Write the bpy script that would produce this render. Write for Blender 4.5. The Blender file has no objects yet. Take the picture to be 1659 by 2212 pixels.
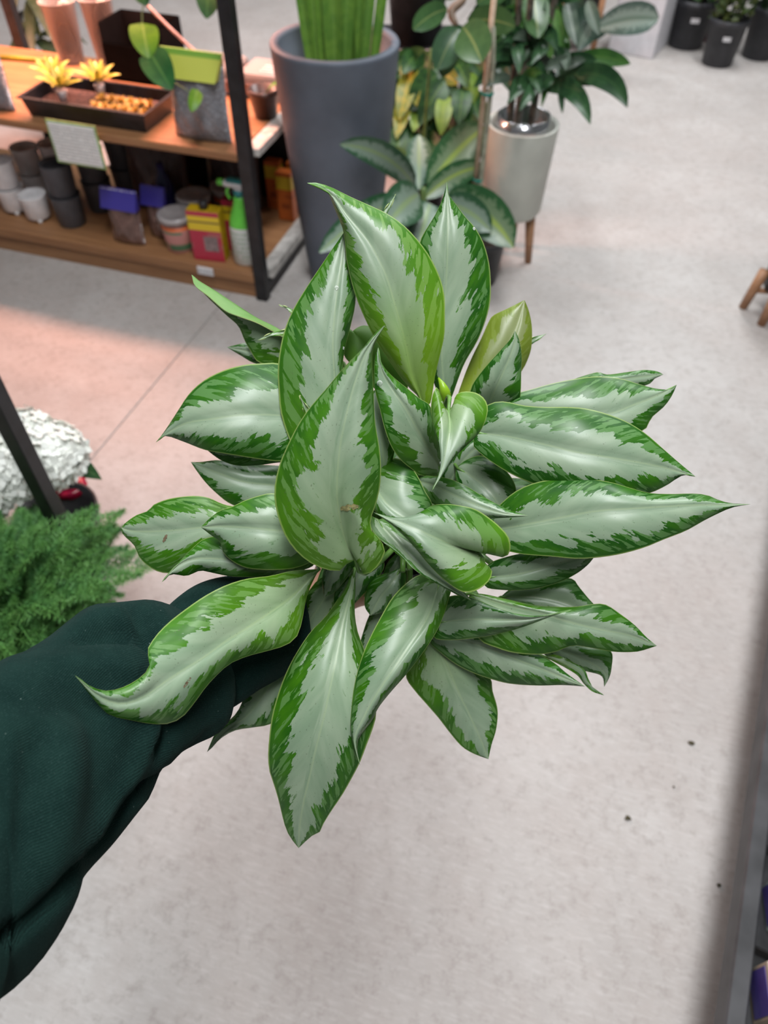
import bpy, math, random
import numpy as np
from mathutils import Vector, Matrix

S = bpy.context.scene
COL = S.collection
random.seed(7)

# ------------------------------------------------------------------ camera
FPX, CX, CY, CAMH = 1600.0, 829.5, 1106.0, 1.55
PITCH, ROLL = math.radians(49.3), math.radians(1.0)
_f = np.array([0, math.cos(PITCH), -math.sin(PITCH)])
_r0 = np.array([1.0, 0, 0]); _u0 = np.array([0, math.sin(PITCH), math.cos(PITCH)])
_r = math.cos(ROLL) * _r0 + math.sin(ROLL) * _u0
_u = -math.sin(ROLL) * _r0 + math.cos(ROLL) * _u0
_c = np.array([0, 0, CAMH])
cd = bpy.data.cameras.new('camera'); cam = bpy.data.objects.new('camera', cd); COL.objects.link(cam)
cam.matrix_world = Matrix(((_r[0], _u[0], -_f[0], 0), (_r[1], _u[1], -_f[1], 0), (_r[2], _u[2], -_f[2], CAMH), (0, 0, 0, 1)))
cd.sensor_fit = 'VERTICAL'; cd.sensor_height = 24.0; cd.sensor_width = 18.0
cd.lens = 24.0 * FPX / 2212.0
cd.clip_start = 0.02; cd.clip_end = 60
cd.dof.use_dof = True; cd.dof.focus_distance = 0.545
cd.dof.aperture_fstop = cd.lens / 4.0          # 4 mm pupil of a phone lens
S.camera = cam

# ------------------------------------------------------------------ light
S.view_settings.view_transform = 'Standard'; S.view_settings.look = 'None'
S.view_settings.exposure = -0.10; S.view_settings.gamma = 1.0
S.view_settings.use_curve_mapping = False
w = bpy.data.worlds.new('hall'); S.world = w; w.use_nodes = True
w.node_tree.nodes['Background'].inputs[0].default_value = (0.93, 0.97, 1.0, 1)
w.node_tree.nodes['Background'].inputs[1].default_value = 0.16
def area(name, loc, sx, sy, power, col=(1, 1, 1), rot=(0, 0, 0)):
    l = bpy.data.lights.new(name, 'AREA'); l.shape = 'RECTANGLE'; l.size = sx; l.size_y = sy
    l.energy = power; l.color = col
    o = bpy.data.objects.new(name, l); COL.objects.link(o); o.location = loc; o.rotation_euler = rot
    return o
# rows of ceiling lamps of the sales hall
for i, (x, y, e) in enumerate([(0.15, 0.2, 160), (-0.5, 4.5, 130), (1.9, 4.2, 150)]):
    area('ceiling_lamp', (x, y, 4.0), 0.5, 2.4, e, (0.96, 0.98, 1.0))

# ------------------------------------------------------------------ projection helpers (photo pixel -> place in the room)
def ray(x, y): return _f + _r * (x - CX) / FPX - _u * (y - CY) / FPX
def P(x, y, d): return _c + ray(x, y) * d
def G(x, y, z=0.0):
    q = ray(x, y); return _c + q * ((z - CAMH) / q[2])
def PX(p):
    q = np.array(p) - _c; d = q @ _f
    return CX + FPX * (q @ _r) / d, CY - FPX * (q @ _u) / d, d

# ------------------------------------------------------------------ material helpers
class NT:
    def __init__(s, name):
        s.m = bpy.data.materials.new(name); s.m.use_nodes = True; s.t = s.m.node_tree
        s.b = s.t.nodes['Principled BSDF']; s.out = s.t.nodes['Material Output']
    def n(s, ty, **kw):
        k = s.t.nodes.new(ty)
        for a, v in kw.items(): setattr(k, a, v)
        return k
    def put(s, sock, v):
        if v is None: return
        if hasattr(v, 'is_output'): s.t.links.new(v, sock)
        else:
            try: sock.default_value = v
            except Exception: sock.default_value = (*v, 1.0)
    def ma(s, op, a, b=None, c=None, clamp=False):
        k = s.n('ShaderNodeMath', operation=op); k.use_clamp = clamp
        for i, v in enumerate((a, b, c)): s.put(k.inputs[i], v)
        return k.outputs[0]
    def mix(s, f, a, b, ty='MIX'):
        k = s.n('ShaderNodeMix', data_type='RGBA', blend_type=ty)
        s.put(k.inputs[0], f); s.put(k.inputs[6], a); s.put(k.inputs[7], b)
        return k.outputs[2]
    def step(s, x, lo, hi):
        k = s.n('ShaderNodeMapRange', interpolation_type='SMOOTHSTEP')
        s.put(k.inputs[0], x); s.put(k.inputs[1], lo); s.put(k.inputs[2], hi)
        return k.outputs[0]
    def noise(s, vec, scale, detail=2.0, rough=0.5, dist=0.0):
        k = s.n('ShaderNodeTexNoise')
        if vec is not None: s.put(k.inputs['Vector'], vec)
        k.inputs['Scale'].default_value = scale; k.inputs['Detail'].default_value = detail
        k.inputs['Roughness'].default_value = rough; k.inputs['Distortion'].default_value = dist
        return k.outputs['Fac']
    def comb(s, x, y, z):
        k = s.n('ShaderNodeCombineXYZ')
        for i, v in enumerate((x, y, z)): s.put(k.inputs[i], v)
        return k.outputs[0]
    def sep(s, v):
        k = s.n('ShaderNodeSeparateXYZ'); s.put(k.inputs[0], v); return k.outputs
    def bump(s, h, strength, dist):
        k = s.n('ShaderNodeBump'); s.put(k.inputs['Height'], h)
        k.inputs['Strength'].default_value = strength; k.inputs['Distance'].default_value = dist
        s.t.links.new(k.outputs[0], s.b.inputs['Normal'])
    def obj(s): return s.n('ShaderNodeTexCoord').outputs['Object']
    def attr(s, nm): return s.n('ShaderNodeAttribute', attribute_name=nm).outputs

MATS = {}
def mat(name, col, rough=0.6, metal=0.0, spec=0.5, var=0.12, vscale=30.0, bump=0.0, bscale=120.0, col2=None, coat=0.0):
    if name in MATS: return MATS[name]
    k = NT(name); o = k.obj(); nz = k.noise(o, vscale, 3.0)
    c2 = col2 if col2 else tuple(c * (1 - 2.5 * var) for c in col)
    c1 = col if col2 else tuple(min(1, c * (1 + var)) for c in col)
    k.put(k.b.inputs['Base Color'], k.mix(k.step(nz, 0.3, 0.7), c1, c2))
    k.b.inputs['Roughness'].default_value = rough; k.b.inputs['Metallic'].default_value = metal
    k.b.inputs['Specular IOR Level'].default_value = spec; k.b.inputs['Coat Weight'].default_value = coat
    if bump: k.bump(k.noise(o, bscale, 2.0), bump, 0.002)
    MATS[name] = k.m; return k.m
def clear(name, tint=(0.9, 0.9, 0.9), rough=0.12, amount=0.75):
    if name in MATS: return MATS[name]
    k = NT(name); tr = k.n('ShaderNodeBsdfTransparent'); tr.inputs[0].default_value = (*tint, 1)
    k.b.inputs['Base Color'].default_value = (*tint, 1); k.b.inputs['Roughness'].default_value = rough
    k.b.inputs['Specular IOR Level'].default_value = 0.8
    fr = k.n('ShaderNodeLayerWeight'); fr.inputs[0].default_value = 0.35
    f = k.ma('MULTIPLY', k.ma('SUBTRACT', 1.0, fr.outputs['Facing']), amount)
    mx = k.n('ShaderNodeMixShader'); k.put(mx.inputs[0], f)
    k.t.links.new(k.b.outputs[0], mx.inputs[1]); k.t.links.new(tr.outputs[0], mx.inputs[2])
    k.t.links.new(mx.outputs[0], k.out.inputs[0]); MATS[name] = k.m; return k.m

# ------------------------------------------------------------------ object helpers
WO = {}                                            # world origin of each object
def wo(o): return WO.get(o.name, np.zeros(3)) if o else np.zeros(3)
def tag(o, label=None, cat=None, group=None, kind=None):
    if label: o['label'] = label
    if cat: o['category'] = cat
    if group: o['group'] = group
    if kind: o['kind'] = kind
    return o
def thing(name, label, cat, loc, group=None):
    o = bpy.data.objects.new(name, None); COL.objects.link(o); o.location = loc; o.empty_display_size = 0.05
    WO[o.name] = np.array(loc, float); return tag(o, label, cat, group)
def mk(name, geo, mats, parent=None, smooth=True, idx=None, attrs=None, uv=None, origin=None):
    """geo = (verts in room coordinates, faces) -> ONE mesh object"""
    v, f = geo; v = np.asarray(v, float)
    po = wo(parent)
    og = np.array(origin, float) if origin is not None else (po if parent else v.mean(0) * np.array([1, 1, 0]) + np.array([0, 0, v[:, 2].min()]))
    me = bpy.data.meshes.new(name); me.from_pydata((v - og).tolist(), [], [tuple(int(i) for i in q) for q in f])
    for m in (mats if isinstance(mats, (list, tuple)) else [mats]): me.materials.append(m)
    if idx is not None: me.polygons.foreach_set('material_index', np.asarray(idx, dtype=np.int32))
    if smooth: me.polygons.foreach_set('use_smooth', [True] * len(me.polygons))
    if attrs:
        for an, (ty, data) in attrs.items():
            a = me.attributes.new(an, ty, 'POINT')
            a.data.foreach_set('vector' if ty == 'FLOAT_VECTOR' else 'value', np.asarray(data, dtype=np.float32).ravel())
    me.update()
    o = bpy.data.objects.new(name, me); COL.objects.link(o)
    if parent: o.parent = parent
    o.location = og - po; WO[o.name] = og
    return o
def copy_tree(o, loc, rotz=None, parent=None, label=None, group=None, scale=None):
    c = o.copy(); COL.objects.link(c); c.parent = parent
    if loc is not None: c.location = loc; WO[c.name] = np.array(loc, float)
    if rotz is not None: c.rotation_euler = (0, 0, rotz)
    if scale is not None: c.scale = scale
    if label: c['label'] = label
    if group: c['group'] = group
    for ch in o.children:
        copy_tree(ch, None, parent=c)
    return c

# ---- geometry builders, all return (verts, faces)
def join(*gs):
    V, Fc, n = [], [], 0
    for v, f in gs:
        V.append(np.asarray(v, float)); Fc += [tuple(i + n for i in q) for q in f]; n += len(v)
    return np.vstack(V), Fc
def box(c, h, ax=None, bev=0.0):
    """box centre c, half sizes h, axes rows ax; bevelled top/bottom edges when bev > 0"""
    A = np.eye(3) if ax is None else np.asarray(ax, float)
    if bev <= 0:
        s = np.array([[x, y, z] for z in (-1, 1) for y in (-1, 1) for x in (-1, 1)], float) * np.array(h)
        f = [(0, 2, 3, 1), (4, 5, 7, 6), (0, 1, 5, 4), (2, 6, 7, 3), (0, 4, 6, 2), (1, 3, 7, 5)]
        return s @ A + np.array(c), f
    hx, hy, hz = h; b = min(bev, hx * .9, hy * .9, hz * .9); V = []; Fc = []
    def ringp(x, y, z):
        k = b
        return [(-x + k, -y, z), (x - k, -y, z), (x, -y + k, z), (x, y - k, z), (x - k, y, z), (-x + k, y, z), (-x, y - k, z), (-x, -y + k, z)]
    for (i, z) in ((b, -hz), (0, -hz + b), (0, hz - b), (b, hz)): V += ringp(hx - i, hy - i, z)
    for j in range(3):
        for k in range(8):
            a0 = j * 8 + k; a1 = j * 8 + (k + 1) % 8; Fc.append((a0, a1, a1 + 8, a0 + 8))
    Fc.append(tuple(range(7, -1, -1))); Fc.append(tuple(range(24, 32)))
    return np.array(V) @ A + np.array(c), Fc
def rotz(a):
    return np.array([[math.cos(a), math.sin(a), 0], [-math.sin(a), math.cos(a), 0], [0, 0, 1]])
def basis(axis, hint=(0, 0, 1)):
    z = np.array(axis, float); z /= np.linalg.norm(z); h = np.array(hint, float)
    if abs(z @ h) > 0.95 * np.linalg.norm(h): h = np.array([1.0, 0, 0])
    x = np.cross(h, z); x /= np.linalg.norm(x); y = np.cross(z, x); return np.array([x, y, z])
def lathe(prof, c, n=32, axis=(0, 0, 1), cap0=True, cap1=False, wob=None):
    """prof = [(radius, height)...]"""
    B = basis(axis) if tuple(axis) != (0, 0, 1) else np.eye(3)
    V = []; Fc = []
    for j, (r, h) in enumerate(prof):
        for k in range(n):
            t = 2 * math.pi * k / n; rr = r * (1 + (wob(t, h) if wob else 0))
            V.append((rr * math.cos(t), rr * math.sin(t), h))
    for j in range(len(prof) - 1):
        for k in range(n):
            a0 = j * n + k; a1 = j * n + (k + 1) % n; Fc.append((a0, a1, a1 + n, a0 + n))
    if cap0: Fc.append(tuple(range(n - 1, -1, -1)))
    if cap1: Fc.append(tuple(range((len(prof) - 1) * n, len(prof) * n)))
    return np.array(V) @ B + np.array(c), Fc
def crom(pts, n):
    """Catmull-Rom through pts, n samples evenly by arc length"""
    p = np.asarray(pts, float)
    q = np.vstack([2 * p[0] - p[1], p, 2 * p[-1] - p[-2]]); out = []
    for i in range(1, len(q) - 2):
        for t in np.linspace(0, 1, 12, endpoint=False):
            a, b, c, d = q[i - 1:i + 3]
            out.append(0.5 * ((2 * b) + (c - a) * t + (2 * a - 5 * b + 4 * c - d) * t * t + (3 * b - a - 3 * c + d) * t ** 3))
    out.append(p[-1]); out = np.array(out)
    s = np.r_[0, np.cumsum(np.linalg.norm(np.diff(out, axis=0), axis=1))]; s /= s[-1]
    tt = np.linspace(0, 1, n)
    return np.stack([np.interp(tt, s, out[:, k]) for k in range(p.shape[1])], 1)
def tube(path, radii, n=8, samples=None, caps=True, flat=1.0, hint=(0, 0, 1)):
    path = np.asarray(path, float)
    if samples: radii = np.interp(np.linspace(0, 1, samples), np.linspace(0, 1, len(np.atleast_1d(radii))), np.atleast_1d(radii)); path = crom(path, samples)
    else: radii = np.ones(len(path)) * np.asarray(radii, float)
    V = []; Fc = []; m = len(path); prev = None
    for i in range(m):
        t = path[min(i + 1, m - 1)] - path[max(i - 1, 0)]
        if prev is None: B = basis(t, hint)
        else:
            z = t / np.linalg.norm(t); x = prev - z * (prev @ z); x /= np.linalg.norm(x); B = np.array([x, np.cross(z, x), z])
        prev = B[0]
        for k in range(n):
            a = 2 * math.pi * k / n; V.append(path[i] + radii[i] * (math.cos(a) * B[0] + flat * math.sin(a) * B[1]))
    for i in range(m - 1):
        for k in range(n):
            a0 = i * n + k; a1 = i * n + (k + 1) % n; Fc.append((a0, a1, a1 + n, a0 + n))
    if caps: Fc.append(tuple(range(n - 1, -1, -1))); Fc.append(tuple(range((m - 1) * n, m * n)))
    return np.array(V), Fc
def blade(base, tip, width, bend=(0, 0, 0), face=None, n=9, m=4, cup=0.15, shape=(0.35, 0.9), twist=0.0, thick=0.0008):
    """a leaf with thickness: quadratic spine base->tip bent by `bend`, flat side towards `face`"""
    base, tip, bend = (np.asarray(q, float) for q in (base, tip, bend))
    mid = (base + tip) / 2 + bend; face = np.asarray(face if face is not None else _c - mid, float)
    Vt = []; Nn = []
    pk, pw = shape
    for i in range(n + 1):
        t = i / n; c = (1 - t) ** 2 * base + 2 * t * (1 - t) * mid + t * t * tip
        tg = 2 * (1 - t) * (mid - base) + 2 * t * (tip - mid); tg /= np.linalg.norm(tg) + 1e-9
        s = np.cross(tg, face); s /= np.linalg.norm(s) + 1e-9; nn = np.cross(s, tg)
        if twist: a = twist * t; s, nn = s * math.cos(a) + nn * math.sin(a), nn * math.cos(a) - s * math.sin(a)
        k = pk / (1 - pk); wt = (t ** k * (1 - t)) / (pk ** k * (1 - pk)) if 0 < t < 1 else 0.0
        hw = width / 2 * max(wt, 0.02) ** pw
        for j in range(m + 1):
            u = 2 * j / m - 1
            Vt.append(c + s * hw * u + nn * hw * cup * (abs(u) ** 1.5)); Nn.append(nn)
    Vt = np.array(Vt); Nn = np.array(Nn); N1 = len(Vt); W = m + 1; Fc = []; up = np.array([0, 0, 0])
    for i in range(n):
        for j in range(m):
            a = i * W + j; Fc.append((a, a + 1, a + W + 1, a + W))
    top = list(Fc)
    Fc = top + [tuple(x + N1 for x in reversed(q)) for q in top]
    att = np.array([[abs(2 * j / m - 1), i / n, 0] for i in range(n + 1) for j in range(m + 1)])
    ed = [i * W for i in range(n + 1)] + [i * W + m for i in range(n + 1)]; o0 = 2 * N1; q = len(ed); h = n + 1
    VV = np.vstack([Vt, Vt - Nn * thick, Vt[ed], (Vt - Nn * thick)[ed]])
    for i in range(n):
        a = o0 + i; Fc.append((a, a + 1, a + 1 + q, a + q)); b = o0 + h + i; Fc.append((b + 1, b, b + q, b + 1 + q))
    return (VV, Fc), np.vstack([att, att, att[ed], att[ed]])

# ================================================================== SETTING: concrete floor of four slabs with sawn joints
def concrete():
    k = NT('concrete'); o = k.obj(); x, y, z = k.sep(o)
    big = k.noise(o, 1.6, 4.0, 0.6); mid = k.noise(o, 9.0, 5.0, 0.65)
    # broom streaks run across the aisle
    sx = k.ma('ADD', k.ma('MULTIPLY', x, 0.95), k.ma('MULTIPLY', y, -0.31)); sy = k.ma('ADD', k.ma('MULTIPLY', x, 0.31), k.ma('MULTIPLY', y, 0.95))
    st = k.noise(k.comb(k.ma('MULTIPLY', sx, 34.0), k.ma('MULTIPLY', sy, 150.0), 0.0), 1.0, 3.0, 0.6)
    blot = k.noise(o, 46.0, 5.0, 0.72)
    c = k.mix(k.step(big, 0.3, 0.72), (0.38, 0.35, 0.33), (0.485, 0.458, 0.438))
    c = k.mix(k.ma('MULTIPLY', k.step(mid, 0.35, 0.75), 0.55), c, (0.39, 0.345, 0.32))
    c = k.mix(k.ma('MULTIPLY', k.step(st, 0.42, 0.78), 0.30), c, (0.62, 0.60, 0.585))
    c = k.mix(k.ma('MULTIPLY', k.step(blot, 0.47, 0.70), 0.6), c, (0.31, 0.275, 0.255))
    k.put(k.b.inputs['Base Color'], c); k.b.inputs['Roughness'].default_value = 0.55
    k.b.inputs['Specular IOR Level'].default_value = 0.35
    k.bump(k.ma('ADD', k.ma('MULTIPLY', st, 0.6), blot), 0.25, 0.002)
    return k.m
MC = concrete()
M_joint = mat('joint_filler', (0.35, 0.31, 0.29), 0.9)
fl = mk('floor', box((0, 3, -0.06), (7, 8, 0.05)), M_joint, smooth=False, origin=(0, 0, -0.01)); tag(fl, kind='structure')
# joints: one along the aisle through (-0.876,1.598), one across through (0.787,3.609)
ja = np.array([0.952, -0.305, 0]); jb = np.array([0.305, 0.952, 0]); J0 = np.array([-0.80, 1.70, 0])
tc = (np.array([0.787, 3.609, 0]) - J0) @ jb
for s0, s1 in ((-6.0, -0.0012), (0.0012, 6.5)):
    for t0, t1 in ((-5.5, tc - 0.0012), (tc + 0.0012, 8.0)):
        c = J0 + ja * (s0 + s1) / 2 + jb * (t0 + t1) / 2 + np.array([0, 0, -0.005])
        mk('slab', box(c, ((s1 - s0) / 2, (t1 - t0) / 2, 0.005), [ja, jb, (0, 0, 1)], bev=0.002), MC, fl, smooth=False)

# open roof trusses of the hall, far above the picture
M_truss = mat('truss_steel', (0.45, 0.46, 0.47), 0.5)
ce = mk('ceiling', box((0, 3, 4.62), (7, 0.05, 0.06)), M_truss, smooth=False, origin=(0, 3, 4.6)); tag(ce, kind='structure')
for y in (-4.5, -2, 0.5, 5.5, 8, 10.5): mk('truss', box((0, y, 4.62), (7, 0.05, 0.06), None, 0.005), M_truss, ce, smooth=False)

# ================================================================== HELD PLANT
def leaf_top():
    k = NT('silver_leaf_top'); lc = k.attr('lc')['Vector'] if False else k.attr('lc')[1]
    ld = k.attr('ld')[1]
    d, s0, sd = k.sep(lc)                     # distance from midrib (m), distance along leaf (m), seed
    uu, vv, ye = k.sep(ld)                    # |u| 0..1, v 0..1, yellowness
    # lateral veins leave the midrib at a sharp angle: s runs across them, av along them
    s = k.ma('SUBTRACT', k.ma('MULTIPLY', s0, 0.50), k.ma('MULTIPLY', d, 0.87)); av = k.ma('ADD', k.ma('MULTIPLY', s0, 0.87), k.ma('MULTIPLY', d, 0.50))
    def vn(fs, fa, off, det=2.0, ro=0.55): return k.noise(k.comb(k.ma('MULTIPLY', s, fs), k.ma('MULTIPLY', av, fa), k.ma('ADD', sd, off)), 1.0, det, ro)
    n1 = vn(480.0, 95.0, 0.0, 3.0, 0.62); n2 = vn(110.0, 30.0, 9.0); n3 = vn(260.0, 34.0, 21.0, 2.0)
    n1c = k.ma('SUBTRACT', n1, 0.5); n2c = k.ma('SUBTRACT', n2, 0.5); n3c = k.ma('SUBTRACT', n3, 0.5)
    e = k.ma('ADD', uu, k.ma('ADD', k.ma('MULTIPLY', n1c, 0.55), k.ma('MULTIPLY', n2c, 1.10)))
    green = k.step(e, 0.53, 0.545)
    # pale lanes between the dark streaks of the margin; the outermost edge stays green
    lane = k.step(k.ma('ADD', n3, k.ma('ADD', k.ma('MULTIPLY', n1c, 0.35), k.ma('MULTIPLY', k.ma('SUBTRACT', uu, 0.75), 0.12))), 0.515, 0.535)
    lane = k.ma('MULTIPLY', lane, k.ma('SUBTRACT', 1.0, k.step(k.ma('ADD', uu, k.ma('MULTIPLY', n2c, 0.2)), 0.90, 0.92)))
    fleck = k.ma('MULTIPLY', k.step(vn(330.0, 90.0, 40.0), 0.70, 0.715), k.step(uu, 0.2, 0.5))
    tone = k.noise(k.comb(k.ma('MULTIPLY', s, 60.0), k.ma('MULTIPLY', d, 25.0), sd), 1.0, 3.0, 0.6)
    silver = k.mix(k.step(tone, 0.3, 0.7), (0.205, 0.295, 0.19), (0.30, 0.385, 0.265))
    dark = k.mix(k.step(k.ma('ADD', n2, k.ma('MULTIPLY', ye, 0.5)), 0.35, 0.95), (0.010, 0.080, 0.004), (0.050, 0.185, 0.004))
    pale = k.mix(k.ma('MINIMUM', ye, 1.0), (0.085, 0.205, 0.055), (0.14, 0.29, 0.05))
    g = k.mix(k.ma('MAXIMUM', green, fleck), silver, k.mix(k.ma('MULTIPLY', lane, green), dark, pale))
    # thin pale rim and midrib, yellow-green flush on young leaves towards the stalk
    g = k.mix(k.ma('MULTIPLY', k.step(uu, 0.968, 0.985), 0.75), g, (0.28, 0.38, 0.11))
    g = k.mix(k.ma('MULTIPLY', k.ma('SUBTRACT', 1.0, k.step(d, 0.0003, 0.0012)), 0.5), g, (0.33, 0.42, 0.25))
    flush = k.ma('MULTIPLY', ye, k.ma('SUBTRACT', 1.0, k.step(vv, 0.0, 0.62)))
    g = k.mix(k.ma('MULTIPLY', k.ma('MINIMUM', flush, 1.0), 0.85), g, (0.25, 0.43, 0.02))
    g = k.mix(k.ma('MULTIPLY', k.step(ye, 1.1, 1.3), 0.6), g, (0.22, 0.23, 0.03))
    spk = k.noise(k.comb(k.ma('MULTIPLY', s0, 900.0), k.ma('MULTIPLY', d, 900.0), sd), 1.0, 0.0)
    g = k.mix(k.ma('MULTIPLY', k.step(spk, 0.80, 0.83), 0.6), g, (0.08, 0.09, 0.05))
    k.put(k.b.inputs['Base Color'], g)
    k.b.inputs['Roughness'].default_value = 0.36; k.b.inputs['Specular IOR Level'].default_value = 0.45
    wv = k.n('ShaderNodeTexWave', wave_type='BANDS', bands_direction='X'); k.put(wv.inputs['Vector'], k.comb(k.ma('MULTIPLY', s, 26.0), 0.0, 0.0))
    wv.inputs['Scale'].default_value = 1.0; wv.inputs['Distortion'].default_value = 0.0
    h = k.ma('ADD', k.ma('MULTIPLY', wv.outputs['Fac'], 0.35), k.ma('ADD', k.ma('MULTIPLY', n2, 0.4), k.ma('MULTIPLY', k.step(d, 0.0, 0.003), 0.5)))
    k.bump(h, 0.22, 0.0010)
    tl = k.n('ShaderNodeBsdfTranslucent'); k.put(tl.inputs[0], k.mix(0.5, g, (0.25, 0.5, 0.05)))
    mx = k.n('ShaderNodeMixShader'); mx.inputs[0].default_value = 0.16
    k.t.links.new(k.b.outputs[0], mx.inputs[1]); k.t.links.new(tl.outputs[0], mx.inputs[2]); k.t.links.new(mx.outputs[0], k.out.inputs[0])
    return k.m
def leaf_under():
    k = NT('leaf_underside'); lc = k.attr('lc')[1]; ld = k.attr('ld')[1]
    d, s0, sd = k.sep(lc); uu, vv, ye = k.sep(ld)
    n = k.noise(k.comb(k.ma('MULTIPLY', s0, 60.0), k.ma('MULTIPLY', d, 60.0), sd), 1.0, 2.0)
    c = k.mix(k.step(n, 0.3, 0.7), (0.13, 0.28, 0.07), (0.20, 0.36, 0.11))
    c = k.mix(k.ma('MINIMUM', ye, 1.0), c, (0.10, 0.26, 0.02))
    k.put(k.b.inputs['Base Color'], c); k.b.inputs['Roughness'].default_value = 0.5
    tl = k.n('ShaderNodeBsdfTranslucent'); tl.inputs[0].default_value = (0.2, 0.42, 0.06, 1)
    mx = k.n('ShaderNodeMixShader'); mx.inputs[0].default_value = 0.2
    k.t.links.new(k.b.outputs[0], mx.inputs[1]); k.t.links.new(tl.outputs[0], mx.inputs[2]); k.t.links.new(mx.outputs[0], k.out.inputs[0])
    return k.m
M_LT, M_LU = leaf_top(), leaf_under()
M_rim = mat('leaf_rim', (0.42, 0.50, 0.20), 0.5); M_pet = mat('leaf_stalk', (0.14, 0.30, 0.055), 0.4, var=0.2, vscale=60)

MOUTH = P(868, 1105, 0.68)                                  # middle of the soil
AX = np.array([0.0, -0.42, 0.9]); AX /= np.linalg.norm(AX)  # the pot leans towards the viewer
plant = thing('potted_aglaonema', 'bushy potted plant with silver leaves edged in jagged green, held up in the middle', 'potted plant', MOUTH - AX * 0.12)
PB = basis(AX)
def padd(r, h): return MOUTH + AX * h
M_pot = mat('nursery_pot_plastic', (0.022, 0.022, 0.024), 0.45, var=0.15)
M_soil = mat('potting_soil', (0.045, 0.028, 0.018), 0.95, var=0.4, vscale=160, bump=0.9, bscale=220)
prof = [(0.0, -0.12), (0.044, -0.12), (0.046, -0.117), (0.058, -0.012), (0.0625, -0.011), (0.0635, 0.006), (0.0610, 0.007), (0.0600, -0.004), (0.0575, -0.02), (0.0, -0.02)]
mk('pot', lathe(prof, MOUTH, 40, AX, cap0=False), M_pot, plant)
mk('soil', lathe([(0.0, -0.006), (0.02, -0.003), (0.04, -0.006), (0.059, -0.010), (0.059, -0.0195), (0, -0.0195)], MOUTH, 28, AX, cap0=False, wob=lambda t, h: 0.02 * math.sin(5 * t)), M_soil, plant)

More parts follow.
